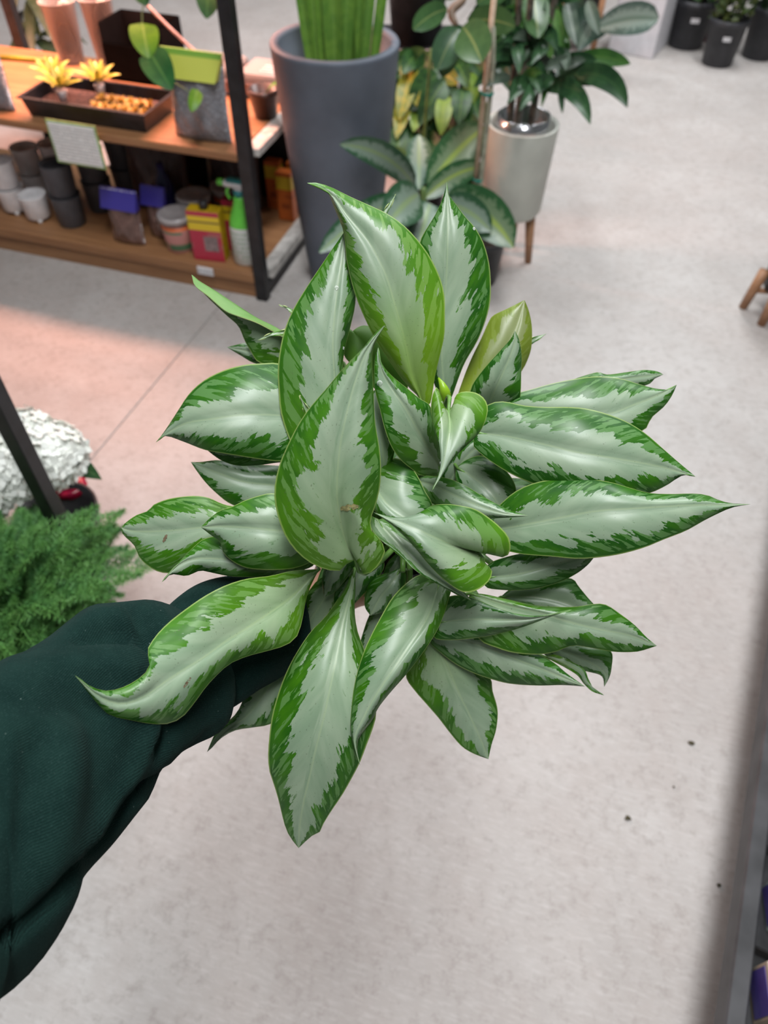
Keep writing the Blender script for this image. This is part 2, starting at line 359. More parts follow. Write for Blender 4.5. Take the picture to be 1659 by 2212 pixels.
LN = [0]; LV = []
def leaf(Mp, Lp, Rp, dep, eL=0.004, eR=0.004, puff=0.003, ye=0.1, flip=False, wav=0.0015, root=None, pet=True, N=34, K=7, label=None):
    """One leaf from its midrib (Mp) and two margins (Lp, Rp), each base -> tip, and its distances from the viewer."""
    LN[0] += 1; sd = LN[0] * 3.713; rnd = random.Random(LN[0])
    tip = Mp[-1]; Lp = [Mp[0]] + list(Lp) + [tip]; Rp = [Mp[0]] + list(Rp) + [tip]
    m, l, r = crom(Mp, N + 1), crom(Lp, N + 1), crom(Rp, N + 1)
    t = np.linspace(0, 1, N + 1); dm = crom(np.stack([np.linspace(0, 1, len(dep)), dep], 1), 60)
    dm = np.interp(t, dm[:, 0], dm[:, 1]); pf = np.sin(np.pi * np.clip(t, 0, 1)) ** 0.7
    ph = rnd.random() * 6; cols = []; us = []
    for j in range(-K, K + 1):
        u = abs(j) / K; e, ee, q = (l, eL, 1.0) if j < 0 else (r, eR, -1.0)
        xy = m + (e - m) * u
        dd = dm + pf * (ee * u ** 1.3 - puff * 4 * u * (1 - u)) + pf * wav * u * u * np.sin(2 * np.pi * (2.6 * t) + ph + (0 if j < 0 else 2.1))
        cols.append(np.array([P(xy[i, 0], xy[i, 1], dd[i]) for i in range(N + 1)])); us.append(u)
    g = np.stack(cols, 1); W = 2 * K + 1                      # (N+1, W, 3)
    du = np.gradient(g, axis=1); dv = np.gradient(g, axis=0); nn = np.cross(du, dv)
    nn /= np.linalg.norm(nn, axis=2, keepdims=True) + 1e-12
    vis = ((_c - g) * nn)[3:-4].sum()
    if K and flip is not None:
        half = nn[3:-4, K + 1:]; vis = (((_c - g[3:-4, K + 1:]) * half).sum(2)).sum()
    sgn = 1.0 if (vis > 0) != bool(flip) else -1.0
    nn = nn * sgn
    mid = g[:, K:K + 1]; dist = np.linalg.norm(g - mid, axis=2)
    arc = np.r_[0, np.cumsum(np.linalg.norm(np.diff(g[:, K], axis=0), axis=1))]
    lc = np.zeros((N + 1, W, 3)); lc[..., 0] = dist; lc[..., 1] = arc[:, None]; lc[..., 2] = sd
    lc[:, :K, 2] += 1.7
    ld = np.zeros((N + 1, W, 3)); ld[..., 0] = np.array(us)[None]; ld[..., 1] = t[:, None]; ld[..., 2] = ye
    V = np.vstack([g.reshape(-1, 3), (g - nn * 0.0007).reshape(-1, 3)]); n1 = (N + 1) * W
    top = [(i * W + j, i * W + j + 1, (i + 1) * W + j + 1, (i + 1) * W + j) for i in range(N) for j in range(2 * K)]
    if sgn < 0: top = [tuple(reversed(q)) for q in top]
    bot = [tuple(x + n1 for x in reversed(q)) for q in top]; rim = []
    ed = [i * W for i in range(N + 1)] + [i * W + 2 * K for i in range(N + 1)]; ne = len(ed)
    V = np.vstack([V, V[ed], V[[e_ + n1 for e_ in ed]]])
    for i in range(N):
        for j, s in ((0, 1), (N + 1, -1)):
            a = 2 * n1 + j + i; b = a + 1; q = (a, b, b + ne, a + ne)
            rim.append(q if s * sgn > 0 else tuple(reversed(q)))
    idx = [0] * len(top) + [1] * len(bot) + [2] * len(rim)
    lf, df = lc.reshape(-1, 3), ld.reshape(-1, 3)
    A = {'lc': ('FLOAT_VECTOR', np.vstack([lf, lf, lf[ed], lf[ed]])), 'ld': ('FLOAT_VECTOR', np.vstack([df, df, df[ed], df[ed]]))}
    o = mk('leaf', (V, top + bot + rim), [M_LT, M_LU, M_rim], plant, idx=idx, attrs=A)
    LV.append((o, g.reshape(-1, 3), nn.reshape(-1, 3)))
    if label: o['label'] = label
    if pet:
        b0 = g[0, K]; tg = g[0, K] - g[4, K]; tg /= np.linalg.norm(tg)
        a = rnd.random() * 6.28; rr = 0.008 + 0.022 * rnd.random()
        rt = np.array(root) if root is not None else MOUTH + rr * (PB[0] * math.cos(a) + PB[1] * math.sin(a)) - AX * 0.006
        L = np.linalg.norm(rt - b0); inn = b0 - tg * 0.012 - nn[1, K] * 0.0016
        path = [inn, b0 - nn[0, K] * 0.0018, b0 + tg * L * 0.16 - nn[1, K] * 0.012, rt + AX * L * 0.3, rt]
        mk('petiole', tube(path, [0.0011, 0.002, 0.0026, 0.0034, 0.0048], 8, 16), M_pet, o)
    return o
T = (0,)
# ---- front and middle
leaf([(768,1209),(748,1172),(737,1132),(730,1089),(728,1042),(734,969),(744,915),(757,861),(773,807),(795,752),(832,702)],
     [(748,1219),(737,1232),(712,1232),(676,1219),(643,1194),(618,1161),(603,1125),(594,1089),(593,1052),(603,1005),(621,962),(643,919),(668,882),(705,839),(748,788),(784,752),(810,720)],
     [(777,1219),(784,1238),(793,1242),(813,1226),(829,1201),(831,1183),(817,1161),(803,1147),(800,1132),(803,1114),(810,1096),(817,1071),(822,1042),(823,1005),(819,962),(811,915),(808,868),(806,825),(804,774),(811,741)],
     [.535,.505,.49,.485,.48], .010, .014, .006, .25, label='largest heart-shaped silver leaf at the front of the plant')
leaf([(1030,1187),(994,1183),(940,1161),(885,1136),(835,1118),(806,1106)],
     [(1045,1201),(1048,1215),(1063,1233),(1056,1255),(1034,1273),(1009,1280),(987,1273),(954,1248),(922,1215),(893,1179),(860,1146),(830,1122)],
     [(1045,1186),(1074,1194),(1077,1204),(1095,1201),(1103,1186),(1099,1161),(1081,1139),(1056,1118),(1027,1100),(994,1092),(965,1089),(933,1092),(907,1107),(871,1118),(835,1114)],
     [.545,.52,.512,.515,.52], .004, .016, .005, .25)
leaf([(812,1122),(850,1165),(900,1218),(955,1260),(1018,1297)],
     [(799,1112),(798,1132),(813,1157),(842,1183),(871,1208),(904,1237),(943,1261),(976,1279)],
     [(850,1125),(910,1175),(965,1235),(1000,1275)], [.55,.538,.535,.54], -.004, .012, .002, .1)
leaf([(969,887),(972,926),(965,962),(958,998),(949,1031),(933,1060)],
     [(958,875),(950,848),(943,836),(934,854),(931,883),(934,915),(943,948),(949,977),(950,1005),(944,1031)],
     [(976,878),(981,866),(985,853),(1001,846),(1027,848),(1046,861),(1054,882),(1048,911),(1034,937),(1012,959),(990,980),(972,1002),(958,1024),(943,1046)],
     [.53,.515,.51,.508,.505], .010, .012, .003, .35)
leaf([(952,1020),(943,995),(922,962),(900,926),(878,886),(849,843),(825,800),(817,750)],
     [(936,1030),(907,1026),(893,1016),(867,995),(846,966),(831,926),(820,882),(810,843),(808,807),(810,774)],
     [(955,1000),(950,960),(940,920),(932,895),(929,875),(907,861),(885,843),(849,814),(828,790),(819,768)],
     [.60,.565,.548,.545,.54], .0, .006, .004, .1)
leaf([(915,882),(904,847),(889,804),(878,750),(864,696),(849,645),(835,598),(813,551),(791,515),(748,464),(716,421),(663,395)],
     [(904,858),(886,840),(860,808),(835,771),(810,732),(788,688),(770,645),(757,601),(748,558),(746,529),(741,497),(730,468),(719,442),(706,412),(683,400)],
     [(929,873),(936,837),(940,811),(952,761),(960,724),(961,677),(960,638),(951,601),(933,562),(911,529),(886,500),(860,477),(828,457),(795,442),(755,424),(712,403),(680,394)],
     [.605,.575,.56,.555,.56], .012, .004, .005, .85, label='upright leaf with a bright yellow-green base and a curled tip')
leaf([(965,880),(958,822),(954,768),(956,714),(960,659),(965,587),(967,515),(967,442),(965,392)],
     [(955,870),(935,820),(915,740),(905,650),(898,580),(907,522),(922,493),(940,464),(952,439),(961,413)],
     [(976,858),(990,819),(1005,782),(1030,739),(1048,696),(1059,652),(1060,605),(1056,565),(1045,526),(1027,493),(1005,468),(983,439),(968,417)],
     [.64,.62,.61,.60,.60], .006, .010, .004, .02)
leaf([(762,1085),(750,1020),(738,950),(728,870),(722,800),(719,732),(727,640),(738,560),(744,500)],
     [(730,1085),(690,1055),(650,1000),(625,949),(607,894),(602,847),(600,797),(607,743),(618,703),(636,663),(665,616),(694,573),(719,536),(736,512)],
     [(772,1065),(778,1010),(772,930),(752,850),(741,793),(746,750),(757,706),(768,652),(765,590),(756,540)],
     [.62,.59,.58,.575,.575], .004, .012, .004, .2)
leaf([(860,860),(835,820),(810,780),(785,745),(762,715)],
     [(850,870),(800,830),(755,782),(744,765),(745,735),(752,712)], [(880,840),(870,790),(840,740),(810,712),(785,704)],
     [.65,.635,.63,.63], .004, .004, .002, .9, flip=True)
leaf([(832,1060),(830,1010),(825,950),(818,890),(813,840)],
     [(815,1060),(790,1010),(780,950),(790,890),(803,850)], [(842,1030),(848,995),(852,966),(840,920),(826,870)],
     [.60,.575,.57,.57], .004, .004, .002, .15)
leaf([(806,1030),(822,1070),(860,1110),(925,1140)],
     [(795,1050),(800,1090),(830,1120),(870,1140)], [(822,1003),(846,990),(867,993),(889,1009),(904,1031),(918,1060),(933,1087),(934,1115)],
     [.585,.57,.565,.57], .004, .008, .003, .1)
leaf([(890,1035),(940,1050),(1000,1078),(1050,1098),(1090,1110),(1142,1114)],
     [(895,1055),(930,1085),(980,1110),(1030,1122),(1066,1120),(1084,1119),(1117,1117)],
     [(900,1027),(943,1029),(976,1036),(1009,1051),(1041,1071),(1074,1089),(1103,1103)],
     [.59,.565,.555,.55], .006, .006, .002, .05)
# ---- right side
leaf([(1030,935),(1060,938),(1103,944),(1177,960),(1247,977),(1308,987),(1370,997),(1431,1009),(1475,1022),(1503,1030)],
     [(1021,960),(1042,983),(1075,1007),(1108,1026),(1149,1044),(1200,1058),(1270,1068),(1340,1073),(1385,1070),(1415,1061),(1444,1046),(1468,1030),(1487,1025)],
     [(1035,905),(1052,876),(1071,868),(1095,868),(1132,876),(1177,879),(1222,879),(1263,882),(1308,893),(1354,911),(1394,936),(1431,968),(1464,997),(1489,1018)],
     [.58,.565,.555,.555,.57], .010, .010, .005, .0)
leaf([(1050,1146),(1120,1136),(1190,1122),(1288,1104),(1370,1098),(1493,1091),(1570,1091),(1622,1089)],
     [(1062,1180),(1103,1192),(1136,1198),(1190,1202),(1247,1207),(1296,1204),(1345,1196),(1394,1182),(1435,1165),(1481,1147),(1522,1124),(1554,1108),(1583,1096)],
     [(1062,1110),(1083,1087),(1108,1065),(1140,1048),(1177,1038),(1222,1033),(1272,1034),(1321,1042),(1362,1054),(1403,1065),(1452,1067),(1493,1066),(1526,1069),(1550,1079),(1579,1087)],
     [.58,.555,.54,.54,.545], .006, .014, .004, .02)
leaf([(1040,885),(1110,885),(1200,893),(1280,897),(1321,893),(1370,874),(1411,858),(1462,831)],
     [(1060,905),(1110,925),(1200,950),(1290,955),(1350,945),(1394,927),(1407,903),(1435,878),(1452,854)],
     [(1052,858),(1095,854),(1140,843),(1190,829),(1239,819),(1288,813),(1337,817),(1378,829),(1415,839),(1446,841)],
     [.62,.60,.59,.59,.60], .008, .010, .004, .0)
leaf([(1200,850),(1280,832),(1350,818),(1433,809)], [(1240,858),(1330,850),(1399,831),(1413,819)],
     [(1230,824),(1263,811),(1292,804),(1313,809),(1353,804),(1390,799),(1419,802)], [.65,.64,.64,.65], .006, .004, .002, .0)
leaf([(995,895),(1020,860),(1070,790),(1110,720),(1133,648)],
     [(985,870),(1000,820),(1018,775),(1040,730),(1055,696),(1066,681),(1095,667)],
     [(1040,890),(1090,855),(1128,800),(1139,779),(1148,750),(1149,706),(1142,670)],
     [.66,.655,.65,.65], .006, .010, .004, 1.5, label='olive-yellow older leaf behind the upright leaves')
leaf([(1045,900),(1060,865),(1074,833),(1095,786),(1112,739),(1112,714)],
     [(1018,880),(1012,858),(1016,844),(1023,826),(1048,793),(1077,761),(1103,732)],
     [(1085,890),(1120,865),(1125,844),(1126,804),(1127,768),(1121,732)],
     [.63,.60,.59,.585], .006, .008, .003, .0)
leaf([(1110,770),(1135,747),(1155,733),(1181,721)], [(1118,776),(1142,750),(1160,736)], [(1105,760),(1130,741),(1150,729)], [.67,.67,.67], 0, 0, 0, .1, pet=False)
# ---- lower right
leaf([(1048,1248),(1120,1240),(1200,1218),(1290,1195)], [(1049,1268),(1079,1274),(1120,1275),(1165,1270),(1210,1257),(1244,1240),(1270,1220)],
     [(1060,1215),(1150,1190),(1230,1180)], [.595,.585,.585,.59], .010, .0, .003, .0)
leaf([(1080,1290),(1160,1290),(1240,1310),(1325,1365)], [(1110,1310),(1180,1330),(1260,1360)],
     [(1110,1268),(1170,1250),(1232,1249),(1251,1268),(1270,1291),(1300,1325)], [.63,.625,.62,.625], .004, .004, .003, .0)
leaf([(1015,1281),(1080,1303),(1169,1324),(1214,1339),(1288,1358),(1363,1373),(1419,1395)],
     [(1010,1310),(1020,1350),(1038,1384),(1072,1399),(1109,1410),(1161,1414),(1199,1408),(1236,1395),(1273,1399),(1326,1408),(1374,1408),(1401,1401)],
     [(1050,1284),(1102,1296),(1161,1308),(1236,1311),(1288,1304),(1311,1307),(1337,1324),(1371,1350),(1397,1377)],
     [.60,.59,.585,.585,.60], .010, .004, .003, .15)
leaf([(945,1345),(1008,1338),(1064,1338),(1109,1338),(1158,1336),(1236,1317)],
     [(935,1370),(945,1381),(989,1382),(1049,1375),(1102,1363),(1146,1349),(1191,1332)],
     [(945,1310),(975,1287),(1019,1291),(1064,1309),(1109,1324),(1158,1330),(1199,1325)],
     [.59,.575,.57,.57], .010, -.002, .003, .0)
leaf([(930,1375),(985,1382),(1034,1393),(1079,1410),(1139,1433),(1195,1455),(1264,1483)],
     [(930,1390),(952,1410),(982,1433),(1016,1451),(1057,1466),(1102,1477),(1161,1481),(1214,1480)],
     [(980,1370),(1050,1375),(1110,1392),(1169,1416),(1199,1433),(1225,1455)],
     [.62,.61,.605,.61], .010, .004, .003, .0)
leaf([(935,1372),(963,1429),(989,1492),(1016,1548),(1038,1597),(1055,1640)],
     [(905,1385),(882,1420),(877,1462),(896,1492),(922,1522),(948,1552),(971,1582),(997,1612),(1023,1628)],
     [(980,1385),(1030,1420),(1060,1466),(1064,1492),(1075,1533),(1072,1575),(1062,1608)],
     [.63,.63,.64,.655], .006, .010, .003, .3)
leaf([(1150,1385),(1230,1410),(1290,1440),(1310,1462),(1305,1484)], [(1176,1414),(1220,1440),(1270,1451),(1300,1461)],
     [(1244,1390),(1300,1400),(1322,1410),(1321,1444),(1316,1464)], [.64,.635,.635,.64], .004, .004, .002, .0)
leaf([(1180,1418),(1222,1434),(1256,1452),(1266,1472),(1305,1502)], [(1190,1426),(1222,1443),(1247,1459),(1261,1477),(1280,1494)],
     [(1200,1414),(1234,1429),(1262,1446),(1271,1466),(1284,1489)], [.63,.628,.63,.635], .002, .002, .0, .3)
# ---- bottom
leaf([(767,1228),(757,1281),(740,1352),(727,1419),(713,1487),(700,1548),(683,1615),(670,1673),(656,1733),(647,1791),(645,1832)],
     [(758,1240),(744,1274),(727,1298),(703,1332),(673,1362),(649,1396),(629,1430),(612,1467),(599,1504),(588,1544),(582,1588),(579,1632),(582,1666),(592,1696),(602,1730),(610,1764),(619,1794),(632,1816)],
     [(768,1270),(766,1310),(768,1340),(774,1369),(784,1395),(800,1440),(812,1490),(812,1548),(805,1575),(791,1612),(778,1646),(761,1679),(740,1716),(717,1750),(700,1777),(691,1797),(670,1808),(653,1825)],
     [.60,.575,.56,.56,.575,.60], .012, .012, .005, .12, label='long pointed leaf hanging down at the front')
leaf([(950,1258),(923,1335),(879,1402),(845,1453),(811,1504),(784,1554),(766,1598),(778,1654)],
     [(913,1240),(889,1251),(865,1271),(845,1294),(825,1328),(805,1365),(788,1402),(774,1443),(764,1487),(759,1531),(757,1571),(761,1600),(769,1632)],
     [(972,1250),(977,1268),(970,1291),(960,1325),(946,1359),(926,1392),(902,1426),(875,1460),(845,1494),(818,1528),(805,1554),(784,1581),(773,1600),(772,1622)],
     [.585,.56,.548,.548,.555], .010, .012, .003, .1)
leaf([(690,1229),(632,1287),(583,1323),(534,1356),(488,1385),(443,1418),(398,1446),(353,1475),(312,1504),(263,1520),(214,1504),(161,1458)],
     [(673,1262),(661,1295),(652,1344),(640,1377),(615,1395),(575,1407),(534,1418),(497,1434),(468,1459),(443,1487),(419,1520),(394,1549),(365,1563),(329,1564),(279,1555),(238,1545),(214,1524),(190,1496)],
     [(632,1233),(583,1244),(534,1250),(488,1264),(443,1287),(402,1315),(365,1344),(337,1373),(318,1405),(324,1430),(316,1451),(292,1471),(259,1487),(226,1492),(193,1481)],
     [.585,.55,.515,.49,.47,.455,.44], .010, .006, .005, .25, wav=.004, label='long wavy leaf lying over the dark green sleeve')
leaf([(735,1240),(690,1310),(640,1390),(590,1470),(540,1540),(490,1578),(447,1625)],
     [(690,1250),(650,1300),(600,1360),(548,1416),(538,1443),(531,1477),(521,1521),(501,1551),(474,1568),(458,1598)],
     [(735,1300),(715,1380),(680,1460),(630,1540),(582,1565),(551,1571),(508,1578),(477,1595),(461,1612)],
     [.62,.63,.635,.63,.625], .004, .006, .003, .1)
# ---- left side
leaf([(720,912),(660,902),(602,897),(529,896),(457,905),(403,914),(362,935),(336,956)],
     [(715,945),(670,982),(613,996),(584,995),(547,990),(493,981),(443,972),(396,954),(357,942)],
     [(705,855),(660,803),(602,785),(566,785),(529,788),(486,799),(443,820),(410,849),(385,886),(367,914),(350,939)],
     [.61,.595,.585,.585,.60], .010, .014, .005, .0)
leaf([(700,965),(620,975),(540,978),(440,965)], [(690,995),(605,999),(566,1004),(515,1006),(479,995),(453,977)], [(680,940),(600,940),(520,950)],
     [.62,.615,.612,.615], .004, .004, .002, .0)
leaf([(690,1062),(640,1055),(591,1048),(529,1041),(475,1023),(412,998)],
     [(660,1092),(600,1106),(540,1103),(497,1088),(468,1066),(443,1041),(424,1016)],
     [(690,1035),(650,1013),(602,1006),(515,1001),(471,994),(432,998)], [.63,.62,.615,.62], .006, .008, .003, .0)
leaf([(720,1152),(660,1150),(602,1146),(529,1139),(475,1137),(434,1139)],
     [(712,1185),(674,1213),(638,1227),(602,1231),(566,1231),(529,1226),(500,1211),(482,1193),(475,1171),(453,1154)],
     [(705,1115),(650,1078),(593,1066),(566,1069),(529,1081),(500,1095),(475,1103),(450,1122)],
     [.58,.56,.55,.55,.555], .012, .008, .006, .2)
leaf([(690,1195),(620,1212),(547,1215),(475,1207),(421,1207),(385,1220),(349,1258)],
     [(674,1224),(620,1239),(566,1246),(500,1245),(457,1237),(432,1233),(403,1244),(370,1241)],
     [(640,1170),(560,1160),(500,1155),(446,1162),(421,1179),(396,1204),(372,1229)],
     [.60,.58,.57,.57,.565], .008, .006, .003, .15)
leaf([(610,1112),(520,1128),(435,1139),(367,1146),(294,1148),(262,1140)],
     [(570,1140),(500,1165),(450,1190),(410,1220),(374,1237),(345,1236),(320,1223),(301,1204),(292,1182),(283,1171),(265,1154)],
     [(560,1095),(500,1093),(475,1086),(450,1075),(417,1071),(367,1077),(332,1090),(320,1103),(294,1113),(270,1130)],
     [.61,.595,.59,.595,.61], .010, .010, .005, .35)
leaf([(690,770),(640,735),(594,706),(555,687),(508,658),(464,629),(428,607),(414,593)],
     [(660,760),(620,735),(594,719),(555,698),(515,684),(486,672),(450,641),(421,618)],
     [(650,795),(600,795),(558,782),(544,763),(529,737),(515,705),(490,682),(452,646),(420,612)],
     [.66,.655,.65,.645,.645], -.012, .012, .001, .2, label='folded leaf showing its pale green underside')
leaf([(640,770),(590,768),(540,760),(490,750)], [(620,790),(555,786),(520,768)], [(600,748),(550,740),(526,741)], [.68,.675,.675,.675], .003, .003, .002, .0)
leaf([(640,712),(612,718),(585,724),(556,735)], [(640,722),(610,723),(583,728)], [(640,706),(611,713),(584,720)], [.64,.638,.636,.635], 0, 0, 0, .4, pet=False)
leaf([(650,690),(629,672),(602,657)], [(646,694),(626,673)], [(653,686),(631,668)], [.64,.64,.64], 0, 0, 0, .4, pet=False)
leaf([(800,500),(831,460),(856,418)], [(806,508),(835,464)], [(796,490),(828,455)], [.63,.63,.63], 0, 0, 0, .5, pet=False)
leaf([(672,900),(660,880),(647,853)], [(682,905),(667,884)], [(664,905),(653,878)], [.57,.568,.565], 0, 0, 0, .5, pet=False)
# ---- dark leaves deep inside the clump
leaf([(985,1010),(1020,1030),(1060,1065),(1095,1120)], [(985,1035),(1005,1070),(1055,1105)], [(1010,992),(1045,985),(1092,1015),(1115,1060)], [.62,.61,.605,.61], .004, .004, .002, .0)
leaf([(960,1060),(990,1010),(1020,975),(1075,940)], [(955,1020),(970,985),(1010,950)], [(995,1040),(1030,1000),(1060,970)], [.635,.625,.62,.62], .004, .004, .002, .0)
leaf([(1010,1040),(1080,1060),(1150,1080),(1200,1120)], [(1030,1080),(1090,1110),(1150,1125)], [(1060,1035),(1130,1035),(1180,1070)], [.64,.63,.63,.63], .004, .004, .002, .0)
leaf([(868,1225),(845,1262),(822,1290),(800,1330)], [(845,1235),(805,1250),(790,1280),(788,1310)], [(878,1250),(860,1290),(830,1320)], [.62,.61,.615,.62], .006, .006, .002, .0)
leaf([(880,1190),(862,1215),(848,1240),(830,1262)], [(858,1195),(838,1215),(828,1240)], [(885,1215),(872,1240),(850,1262)], [.64,.63,.63,.635], .004, .004, .002, .0)
leaf([(850,1290),(825,1330),(800,1380),(775,1450)], [(832,1295),(800,1325),(780,1380),(770,1420)], [(860,1320),(840,1380),(800,1430)], [.65,.645,.65,.66], .004, .004, .002, .0)
leaf([(900,1270),(950,1330),(985,1390),(1000,1450)], [(880,1300),(910,1370),(960,1430)], [(940,1280),(990,1340),(1010,1400)], [.64,.635,.64,.65], .004, .004, .002, .0)
leaf([(745,1180),(725,1230),(705,1290),(690,1360)], [(715,1190),(690,1240),(675,1300)], [(755,1210),(745,1270),(720,1330)], [.64,.64,.645,.655], .004, .004, .002, .0)
leaf([(900,950),(870,980),(850,1040),(860,1110)], [(870,950),(830,990),(825,1050)], [(925,990),(915,1050),(890,1100)], [.64,.635,.64,.645], .004, .004, .002, .0)
leaf([(822,1195),(785,1235),(755,1275),(735,1340)], [(790,1190),(750,1215),(725,1270),(722,1310)], [(830,1225),(805,1262),(770,1300)], [.625,.615,.615,.62], .004, .004, .002, .0)
leaf([(760,1190),(735,1215),(712,1250),(700,1290)], [(735,1185),(708,1210),(696,1250)], [(770,1215),(748,1250),(722,1280)], [.60,.598,.60,.605], .004, .004, .002, .0)
# rolled young leaf, lime green
M_lime = mat('lime_shoot', (0.28, 0.50, 0.02), 0.35)
mk('rolled_leaf', tube([P(958,885,.585), P(962,862,.568), P(958,838,.56), P(947,816,.562)], [.0028, .0046, .0044, .0006], 10, 14, flat=.75), M_lime, plant)['label'] = 'lime green rolled young leaf'
# bare stems between soil and leaves
for px, py, d in ((790,1290,.64), (870,1235,.60), (885,1230,.605), (760,1260,.62), (1080,1230,.60)):
    b = P(px, py, d); rt = MOUTH + 0.02 * (b - MOUTH) / np.linalg.norm(b - MOUTH)
    mk('stem', tube([b, (b + rt) / 2 + AX * 0.015, rt - AX * 0.006], [.0022, .0032, .0045], 8, 12), M_pet, plant)
# blemishes and water drops lying on particular leaves
def on_leaf(i, px, py, lift):
    o, g, nn = LV[i]; q = g - _c; d = q @ _f; x = CX + FPX * (q @ _r) / d; y = CY - FPX * (q @ _u) / d
    k = np.argsort((x - px) ** 2 + (y - py) ** 2)[:4]; w_ = 1 / (np.hypot(x[k] - px, y[k] - py) + .5)
    n = nn[k[0]]; n = n if n @ (_c - g[k[0]]) > 0 else -n
    return P(px, py, (d[k] * w_).sum() / w_.sum()) + n * lift, n
def blemish(i, px, py, L, Wd, ang, m):
    V = []; ca, sa = math.cos(ang), math.sin(ang)
    for a in range(9):
        for b in range(3):
            u = (a / 8 - .5) * L; v = (b - 1) * Wd / 2 * (math.sin(math.pi * (a + .6) / 9.2) ** .5) * (1 + .3 * math.sin(a * 2.3 + b))
            V.append(on_leaf(i, px + u * ca - v * sa, py + u * sa + v * ca, .0004)[0])
    o = mk('blemish', (V, [(a * 3 + b, a * 3 + b + 1, a * 3 + b + 4, a * 3 + b + 3) for a in range(8) for b in range(2)]), m, LV[i][0]); return o
M_tan = mat('tan_scar', (0.34, 0.31, 0.13), .5, var=.2, vscale=300); M_scar = mat('brown_scar', (0.13, 0.085, 0.045), .7)
LI = {n: i for i, n in enumerate(('front', 'curled', 'under', 'heart', 'centre', 'top', 'topright', 'topleft'))}
blemish(LI['front'], 755, 1096, 38, 13, -.15, M_tan)
QI = [i for i, q in enumerate(LV) if q[0].get('label', '').startswith('long wavy')][0]; ZI = QI + 7
blemish(QI, 404, 1474, 26, 5, -.95, M_scar); blemish(ZI, 357, 1163, 18, 6, -1.1, M_scar)
M_drop = clear('water_drop', (1, 1, 1), 0.02, 0.96)
for li, px, py, r in ((LI['centre'], 820, 828, .0021), (LI['topleft'], 727, 622, .0017), (LI['topright'], 1024, 494, .0013), (LI['topleft'], 742, 752, .0012), (LI['heart'], 952, 1000, .0012)):
    c, n = on_leaf(li, px, py, 0)
    mk('water_drop', lathe([(0.0, .55 * r), (.45 * r, .50 * r), (.8 * r, .32 * r), (r, .03 * r), (.9 * r, -.1 * r), (0, -.1 * r)], c, 14, n, cap0=False), M_drop, LV[li][0])

# ================================================================== ARM of the person holding the pot
def knit():
    k = NT('dark_green_sweatshirt'); uvw = k.attr('kn')[1]; a, b, c = k.sep(uvw); o = k.obj()
    n = k.noise(o, 45.0, 4.0, 0.6); fine = k.noise(o, 900.0, 2.0, 0.6); lint = k.noise(o, 520.0, 0.0)
    col = k.mix(k.step(n, 0.3, 0.7), (0.0052, 0.0175, 0.015), (0.008, 0.0245, 0.0205))
    col = k.mix(k.ma('MULTIPLY', k.step(fine, 0.5, 0.8), 0.5), col, (0.022, 0.048, 0.043))
    col = k.mix(k.ma('MULTIPLY', k.step(lint, 0.86, 0.89), 0.4), col, (0.14, 0.19, 0.17))
    k.put(k.b.inputs['Base Color'], col); k.b.inputs['Roughness'].default_value = 0.95; k.b.inputs['Specular IOR Level'].default_value = 0.06
    k.b.inputs['Sheen Weight'].default_value = 0.05; k.b.inputs['Sheen Roughness'].default_value = 0.5
    k.b.inputs['Sheen Tint'].default_value = (0.35, 0.55, 0.5, 1)
    wv = k.n('ShaderNodeTexWave', wave_type='BANDS', bands_direction='X'); k.put(wv.inputs['Vector'], uvw)
    wv.inputs['Scale'].default_value = 190.0; wv.inputs['Distortion'].default_value = 0.6; wv.inputs['Detail'].default_value = 1.0
    k.bump(k.ma('ADD', k.ma('MULTIPLY', wv.outputs['Fac'], 0.5), k.ma('MULTIPLY', fine, 1.4)), 0.45, 0.0012)
    return k.m
M_knit = knit()
def sleeve_tube(st, n=72, ns=70, depth=0.62, folds=(), name='sleeve', parent=None):
    st = np.array(st, float); tt = np.linspace(0, 1, ns)
    A = crom(st, ns); V = []; kn = []; m = ns
    U = np.array([P(a[0], a[1], a[4]) for a in A]); L = np.array([P(a[2], a[3], a[4]) for a in A])
    Cc = (U + L) / 2; arc = np.r_[0, np.cumsum(np.linalg.norm(np.diff(Cc, axis=0), axis=1))]
    for i in range(ns):
        ax = Cc[min(i + 1, m - 1)] - Cc[max(i - 1, 0)]; hw = (U[i] - L[i]) / 2
        nn = np.cross(hw, ax); nn /= np.linalg.norm(nn)
        if nn @ (_c - Cc[i]) < 0: nn = -nn
        R = np.linalg.norm(hw)
        for k in range(n):
            a = 2 * math.pi * k / n
            dirv = hw / R * math.cos(a) + nn * math.sin(a)
            p = Cc[i] + hw * math.cos(a) + nn * R * depth * math.sin(a)
            disp = 0.0
            if math.sin(a) > -0.35:
                x, y, _ = PX(p)
                for pts, wd, amp in folds:
                    q = np.array(pts, float); best = 1e9; bt = 0
                    for s in range(len(q) - 1):
                        ab = q[s + 1] - q[s]; tq = np.clip(((x, y) - q[s]) @ ab / (ab @ ab), 0, 1)
                        dd = np.hypot(*((x, y) - q[s] - tq * ab))
                        if dd < best: best = dd; bt = (s + tq) / (len(q) - 1)
                    disp += amp * math.exp(-(best / (wd * 1.2)) ** 2) * (min(1, 4 * bt, 4 * (1 - bt)) ** 0.6 if amp else 1)
            disp += 0.0018 * math.sin(arc[i] * 70 + 2 * a) * math.sin(3 * a + arc[i] * 21)
            V.append(p + dirv * disp); kn.append((R * a, arc[i], 0))
    Fc = []
    for i in range(ns - 1):
        for k in range(n):
            a0 = i * n + k; a1 = i * n + (k + 1) % n; Fc.append((a0, a1, a1 + n, a0 + n))
    Fc.append(tuple(range(n))); Fc.append(tuple(range((ns - 1) * n, ns * n)))
    V = np.array(V); c = V.mean(0)
    return (V, Fc), np.array(kn)
